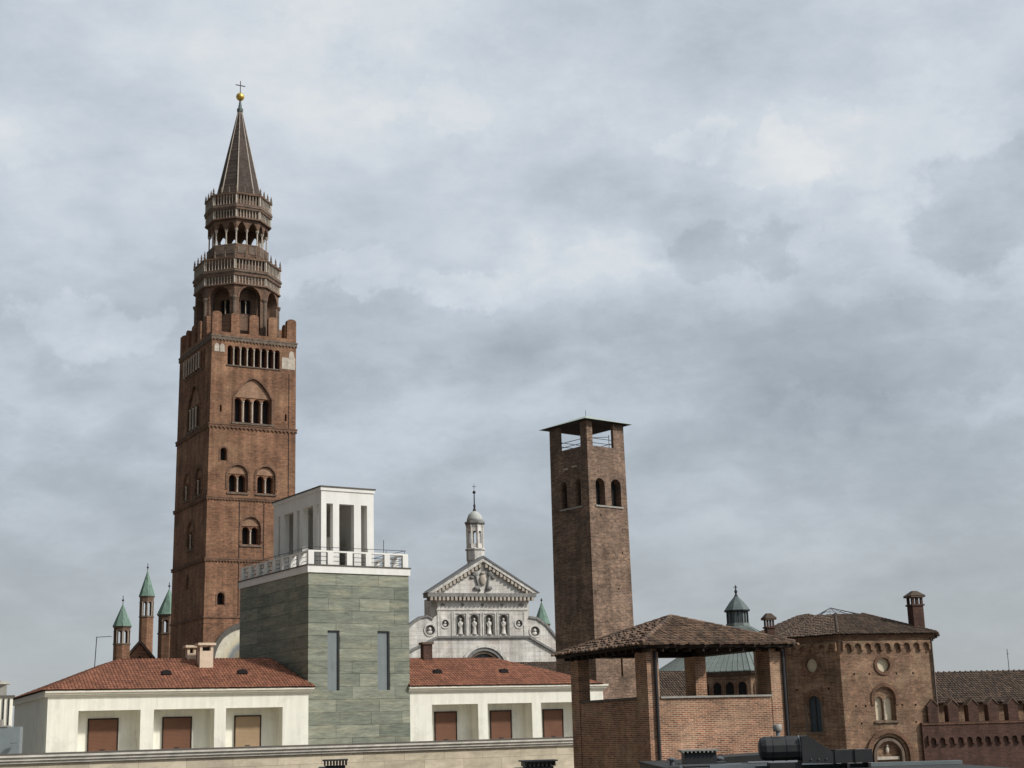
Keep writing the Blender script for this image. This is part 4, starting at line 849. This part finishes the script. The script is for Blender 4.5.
big_chimney(-3.6, -2.9, 6.6, 7.3, 7.7, 9.95, 'battlement_brick')
part('downpipe', MB().tube((QU-.1, -.12, -12), (QU-.1, -.12, 7.2), .07, 8), 'iron', Pz)
part('downpipe', MB().tube((-2.95, 4.9, -12), (-2.95, 4.9, 7.2), .07, 8), 'iron', Pz)

# ------------------------------------------------------------------ battlemented wall and roof behind it
Bw = thing('battlement_wall', 'dark red brick wall with pointed merlons at the right picture edge', 'wall', 35.0, 131.6, 10)
part('wall', MB().box(-.4, 26, 0, .9, G0, -.1), 'battlement_brick', Bw)
for i in range(14):
    a = .3+i*1.87; part('merlon', MB().prism('R', [(a, -.096), (a+.95, -.096), (a+.95, 1.3), (a+.475, 1.75), (a, 1.3)], .05, .85), 'battlement_brick', Bw)
    part('merlon_cap', MB().prism('R', [(a-.06, 1.25), (a+.475, 1.78), (a+1.01, 1.25), (a+1.01, 1.33), (a+.475, 1.88), (a-.06, 1.33)], -.02, .92), 'old_tile', Bw)
b = MB(); corbels(b, 'R', 0, 25.2, -1.2, .45, 30, -.24, .05, .62, .3); part('corbel_frieze', b, 'battlement_brick', Bw)
b = MB().box(-.4, 26, -.08, -.003, -.3, -.2); part('string_course', b, 'bell_trim', Bw)
Fr_ = thing('tiled_house', 'long brown tiled roof behind the battlemented wall', 'house', 41, 152, 8)
part('wall', MB().box(-2, 40, 0, 12, G0, 1.6), 'palazzo_brick', Fr_)
b = MB(); tl = MB()
for p in ([(-2.4, -.5, 1.7), (40, -.5, 1.7), (40, 6, 4.9), (-2.4, 6, 4.9)], [(40, 12.5, 1.7), (-2.4, 12.5, 1.7), (-2.4, 6, 4.9), (40, 6, 4.9)]): b.slab(p, .1); tl.tiled(p, .3, .5, .14, .03)
rf2 = part('roof', b, 'soffit', Fr_); part('tiles', tl, 'old_tile', rf2)
b = MB()
for i in range(70): b.lathe(-2.2+i*.6, 6, [(.14, 4.85), (.17, 5.0), (.06, 5.1)], 6)
part('ridge_tile', b, 'old_tile', rf2)
An2 = thing('roof_antenna', 'thin lone mast rising from the far brown roof on the right', 'antenna', 51.4, 158.6, 0, 4.7); BASE['z'] = 0
part('pole', MB().tube((0, 0, 0), (0, 0, 2.5), .035), 'wire', An2); part('arm', MB().tube((-.15, 0, 2.0), (.15, 0, 2.0), .02), 'wire', An2)
Sh = thing('tiled_house', 'sliver of dark tiled roof under the right volute of the church', 'house', 3.5, 180, 20)
part('wall', MB().box(-8, 4, 0, 8, G0, 6.4), 'tower_brick', Sh)
b = MB(); tl = MB()
for p in ([(-8.3, -.3, 6.4), (4.3, -.3, 6.4), (4.3, 4, 8.3), (-8.3, 4, 8.3)], [(4.3, 8.3, 6.4), (-8.3, 8.3, 6.4), (-8.3, 4, 8.3), (4.3, 4, 8.3)]): b.slab(p, .1); tl.tiled(p, .3, .5, .14)
part('tiles', tl, 'old_tile', part('roof', b, 'soffit', Sh))

# ------------------------------------------------------------------ brick roof pavilion in the foreground
Lg = thing('brick_pavilion', 'open brick roof pavilion with corner piers and old tiled hip roof', 'pavilion', 4.38, 52, 23.7)
LU, LV = 5.5, 6.1
def pier(u0, u1, v0, v1): return part('pier', MB().box(u0, u1, v0, v1, G0, 2.72), 'loggia_brick', Lg)
pier(0, .46, 0, .86); pier(5.0, LU, 0, .86); pier(0, .46, 5.42, LV); pier(5.0, LU, 5.3, LV)
part('wall', MB().box(.464, 4.996, .02, .4, G0, 1.02), 'loggia_brick', Lg); part('wall', MB().box(.03, .4, .864, 5.416, G0, 1.02), 'loggia_brick', Lg)
part('wall', MB().box(.464, 4.996, LV-.4, LV-.03, G0, 1.02), 'loggia_brick', Lg); part('wall', MB().box(LU-.4, LU-.03, .864, 5.296, G0, 1.02), 'loggia_brick', Lg)
part('floor', MB().box(.404, LU-.404, .404, LV-.404, -.3, -.1), 'roof_felt', Lg)
part('sill', MB().box(.47, 4.99, -.05, .46, 1.024, 1.09), 'sill_stone', Lg); part('sill', MB().box(-.02, .44, .87, 5.41, 1.024, 1.1), 'dark_coping', Lg)
part('sill', MB().box(.47, 4.99, LV-.46, LV-.01, 1.024, 1.1), 'dark_coping', Lg); part('sill', MB().box(LU-.44, LU-.01, .87, 5.29, 1.024, 1.1), 'dark_coping', Lg)
b = MB(); b.box(.03, LU-.03, .1, .4, 2.724, 2.9); b.box(.03, LU-.03, LV-.4, LV-.1, 2.724, 2.9); b.box(.1, .4, .404, LV-.404, 2.724, 2.9); b.box(LU-.4, LU-.1, .404, LV-.404, 2.724, 2.9)
part('beam', b, 'soffit', Lg)
eh, th_ = 2.82, 4.0
u0, u1, v0, v1 = -.42, 5.83, -.42, 6.5; A_ = (2.75, 3.05, th_)
rp_ = [[(u0, v0, eh), (u1, v0, eh), A_], [(u0, v1, eh), (u0, v0, eh), A_], [(u1, v0, eh), (u1, v1, eh), A_], [(u1, v1, eh), (u0, v1, eh), A_]]
b = MB(); tl = MB()
for p in rp_: b.slab(p, .09); tl.tiled(p, .2, .34, .095, .03)
rf = part('roof', b, 'soffit', Lg); part('tiles', tl, 'loggia_tile', rf)
b = MB()
for c_ in ((u0, v0), (u1, v0), (u1, v1), (u0, v1)):
    p, q = Vector((c_[0], c_[1], eh+.06)), Vector(A_)+Vector((0, 0, .06)); n = 14
    for i in range(n): b.tube(p.lerp(q, i/n), p.lerp(q, (i+1.1)/n), .12, 8, .1)
part('hip_tile', b, 'loggia_tile', rf)
b = MB()
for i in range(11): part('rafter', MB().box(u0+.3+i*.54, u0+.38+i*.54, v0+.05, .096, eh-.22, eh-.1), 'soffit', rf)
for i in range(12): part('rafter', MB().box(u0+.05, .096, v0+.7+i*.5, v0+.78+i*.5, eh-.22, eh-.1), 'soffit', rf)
part('downpipe', MB().tube((.3, -.08, -1.2), (.3, -.08, 2.65), .055, 8), 'iron', Lg); part('downpipe', MB().tube((LU+.03, -.06, -1.2), (LU+.03, -.06, 2.65), .055, 8), 'iron', Lg)

# ------------------------------------------------------------------ foreground roof with its plant
Rf = thing('roof_building', 'flat dark felt roof below the brick pavilion along the bottom edge', 'building', 1.0, 27, 0)
part('wall', MB().box(0, 9.45, 0, 10, G0, -1.07).box(2.8, 7.3, 10.004, 22.6, G0, -1.072), 'dark_coping', Rf)
part('roof_felt', MB().box(-.1, 9.5, -.1, 10.05, -1.066, -1.02).box(2.75, 7.35, 10.054, 22.7, -1.068, -1.0), 'roof_felt', Rf)
part('kerb', MB().box(4.6, 9.55, 9.7, 9.95, -1.016, -.93), 'slate_panel', Rf); part('kerb', MB().box(-.1, 4.0, 9.0, 9.2, -1.016, -.94), 'dark_coping', Rf)
part('flashing', MB().box(3.0, 4.6, 12.0, 12.2, -.996, -.91), 'grey_metal', Rf); part('flashing', MB().box(3.6, 6.4, 10.6, 10.75, -.996, -.9), 'grey_metal', Rf)
part('ridge', MB().prism('R', [(3.4, -.996), (6.9, -.996), (6.5, -.78), (4.2, -.86)], 17, 20), 'roof_felt', Rf)
for q, (x, y, l) in enumerate(((3.2, 14.2, 1.3), (4.9, 13.1, 1.6), (3.0, 11.2, .9), (5.2, 11.6, .8))):
    part('pipe', MB().tube((x, y, -.93), (x+l, y+.25, -.93), .035, 8), 'wire' if q % 2 else 'iron', Rf)
for x, y in ((3.15, 15.5), (4.4, 14.9), (6.6, 13.2)): part('roof_vent', MB().lathe(x, y, [(.07, -1.0), (.07, -.86), (.13, -.855), (.13, -.82), (.03, -.78)], 10), 'wire', Rf)
Hv = thing('vent_hood', 'dark grey barrel shaped vent hood with duct on the flat roof', 'ventilation hood', 5.64, 36, 0, -.93)
BASE['z'] = -.93
ax = [(.0, .0), (.0, .16), (.04, .25), (.14, .29), (.95, .29)]
b = MB(); rings = []
for x, r in ax: rings.append([b.bm.verts.new((x, .35+max(r, .002)*math.cos(2*PI*k/12+.26), -.53+max(r, .002)*math.sin(2*PI*k/12+.26))) for k in range(12)])
for a_, c_ in zip(rings, rings[1:]):
    for k in range(12): b.bm.faces.new((a_[k], a_[(k+1) % 12], c_[(k+1) % 12], c_[k]))
b.bm.faces.new(rings[-1]); b.bm.faces.new(rings[0][::-1])
hd = part('hood', b, 'duct_metal', Hv)
for x in (.3, .62, .93): part('seam', MB().tube((x, .35, -.53), (x+.025, .35, -.53), .3, 12), 'grey_metal' if x > .9 else 'duct_metal', hd)
for a_ in (.1, .4, .7): part('bolt', MB().ball((1.1+a_*.6, .01, -.8), .02, seg=6), 'wire', Hv)
part('transition', MB().prism('R', [(.96, -.88), (.96, -.26), (1.12, -.25), (1.72, -.66), (1.72, -.9)], .02, .7), 'duct_metal', Hv)
part('duct', MB().box(1.724, 2.62, .05, .65, -.9, -.6), 'duct_metal', Hv); part('bracket', MB().box(2.0, 2.06, .02, .68, -1.015, -.915), 'iron', Hv); part('bracket', MB().box(2.5, 2.56, .02, .68, -1.015, -.915), 'iron', Hv); part('flange', MB().box(1.722, 1.75, 0, .72, -.915, -.585), 'iron', Hv); part('flange', MB().box(2.2, 2.225, .02, .68, -.91, -.59), 'iron', Hv)
part('base', MB().box(.2, .95, .1, .6, -1.02, -.86), 'iron', Hv)
part('stem', MB().lathe(.47, .35, [(.05, -.24), (.05, -.14)], 10), 'grey_metal', Hv); part('vent_cap', MB().lathe(.47, .35, [(.09, -.14), (.11, -.11), (.11, .01), (.08, .035)], 14), 'plastic', Hv, True)
Ht = thing('roof_hatch', 'low black hatch with slatted lid in front of the brick pavilion', 'roof hatch', 4.62, 40, 0, -1.0); BASE['z'] = 0
part('curb', MB().box(-.42, .42, -.35, .35, 0, .37), 'iron', Ht); b = MB().box(-.5, .5, -.42, .42, .414, .45)
for i in range(9): b.box(-.46+i*.107, -.42+i*.107, -.43, .43, .374, .41)
part('lid', b, 'sill_stone', Ht)
for x, lab, y, w in ((-4.92, 'left slatted black roof vent below the travertine parapet', 40, .72), (.4, 'right slatted black roof vent below the travertine parapet', 40, 1.0)):
    v_ = thing('roof_vent', lab, 'roof vent', x, y, 8, -1.6, group='slatted roof vents'); BASE['z'] = 0
    dzv = .0 if x < 0 else -.16
    part('box', MB().box(-w*.36, w*.36, -.3, .3, 0, .9+dzv), 'iron', v_); b = MB()
    for i in range(8): b.box(-w*.4+i*w*.11, -w*.4+i*w*.11+.04, -.36, .36, .904+dzv, 1.02+dzv)
    part('grille', b, 'duct_metal', v_); part('lid', MB().box(-w*.46, w*.46, -.42, .42, 1.024+dzv, 1.06+dzv), 'iron', v_)
    part('apron', MB().box(-w*.6, -w*.37, -.3, .3, .82+dzv, .88+dzv), 'grey_metal', v_)
Nr = thing('roof_building', 'lower flat roof carrying the two slatted vents', 'building', -7.5, 37, 0)
part('wall', MB().box(0, 8.4, 0, 8, G0, -1.62), 'travertine', Nr); part('roof_felt', MB().box(-.1, 8.49, -.1, 8.1, -1.616, -1.603), 'roof_felt', Nr)
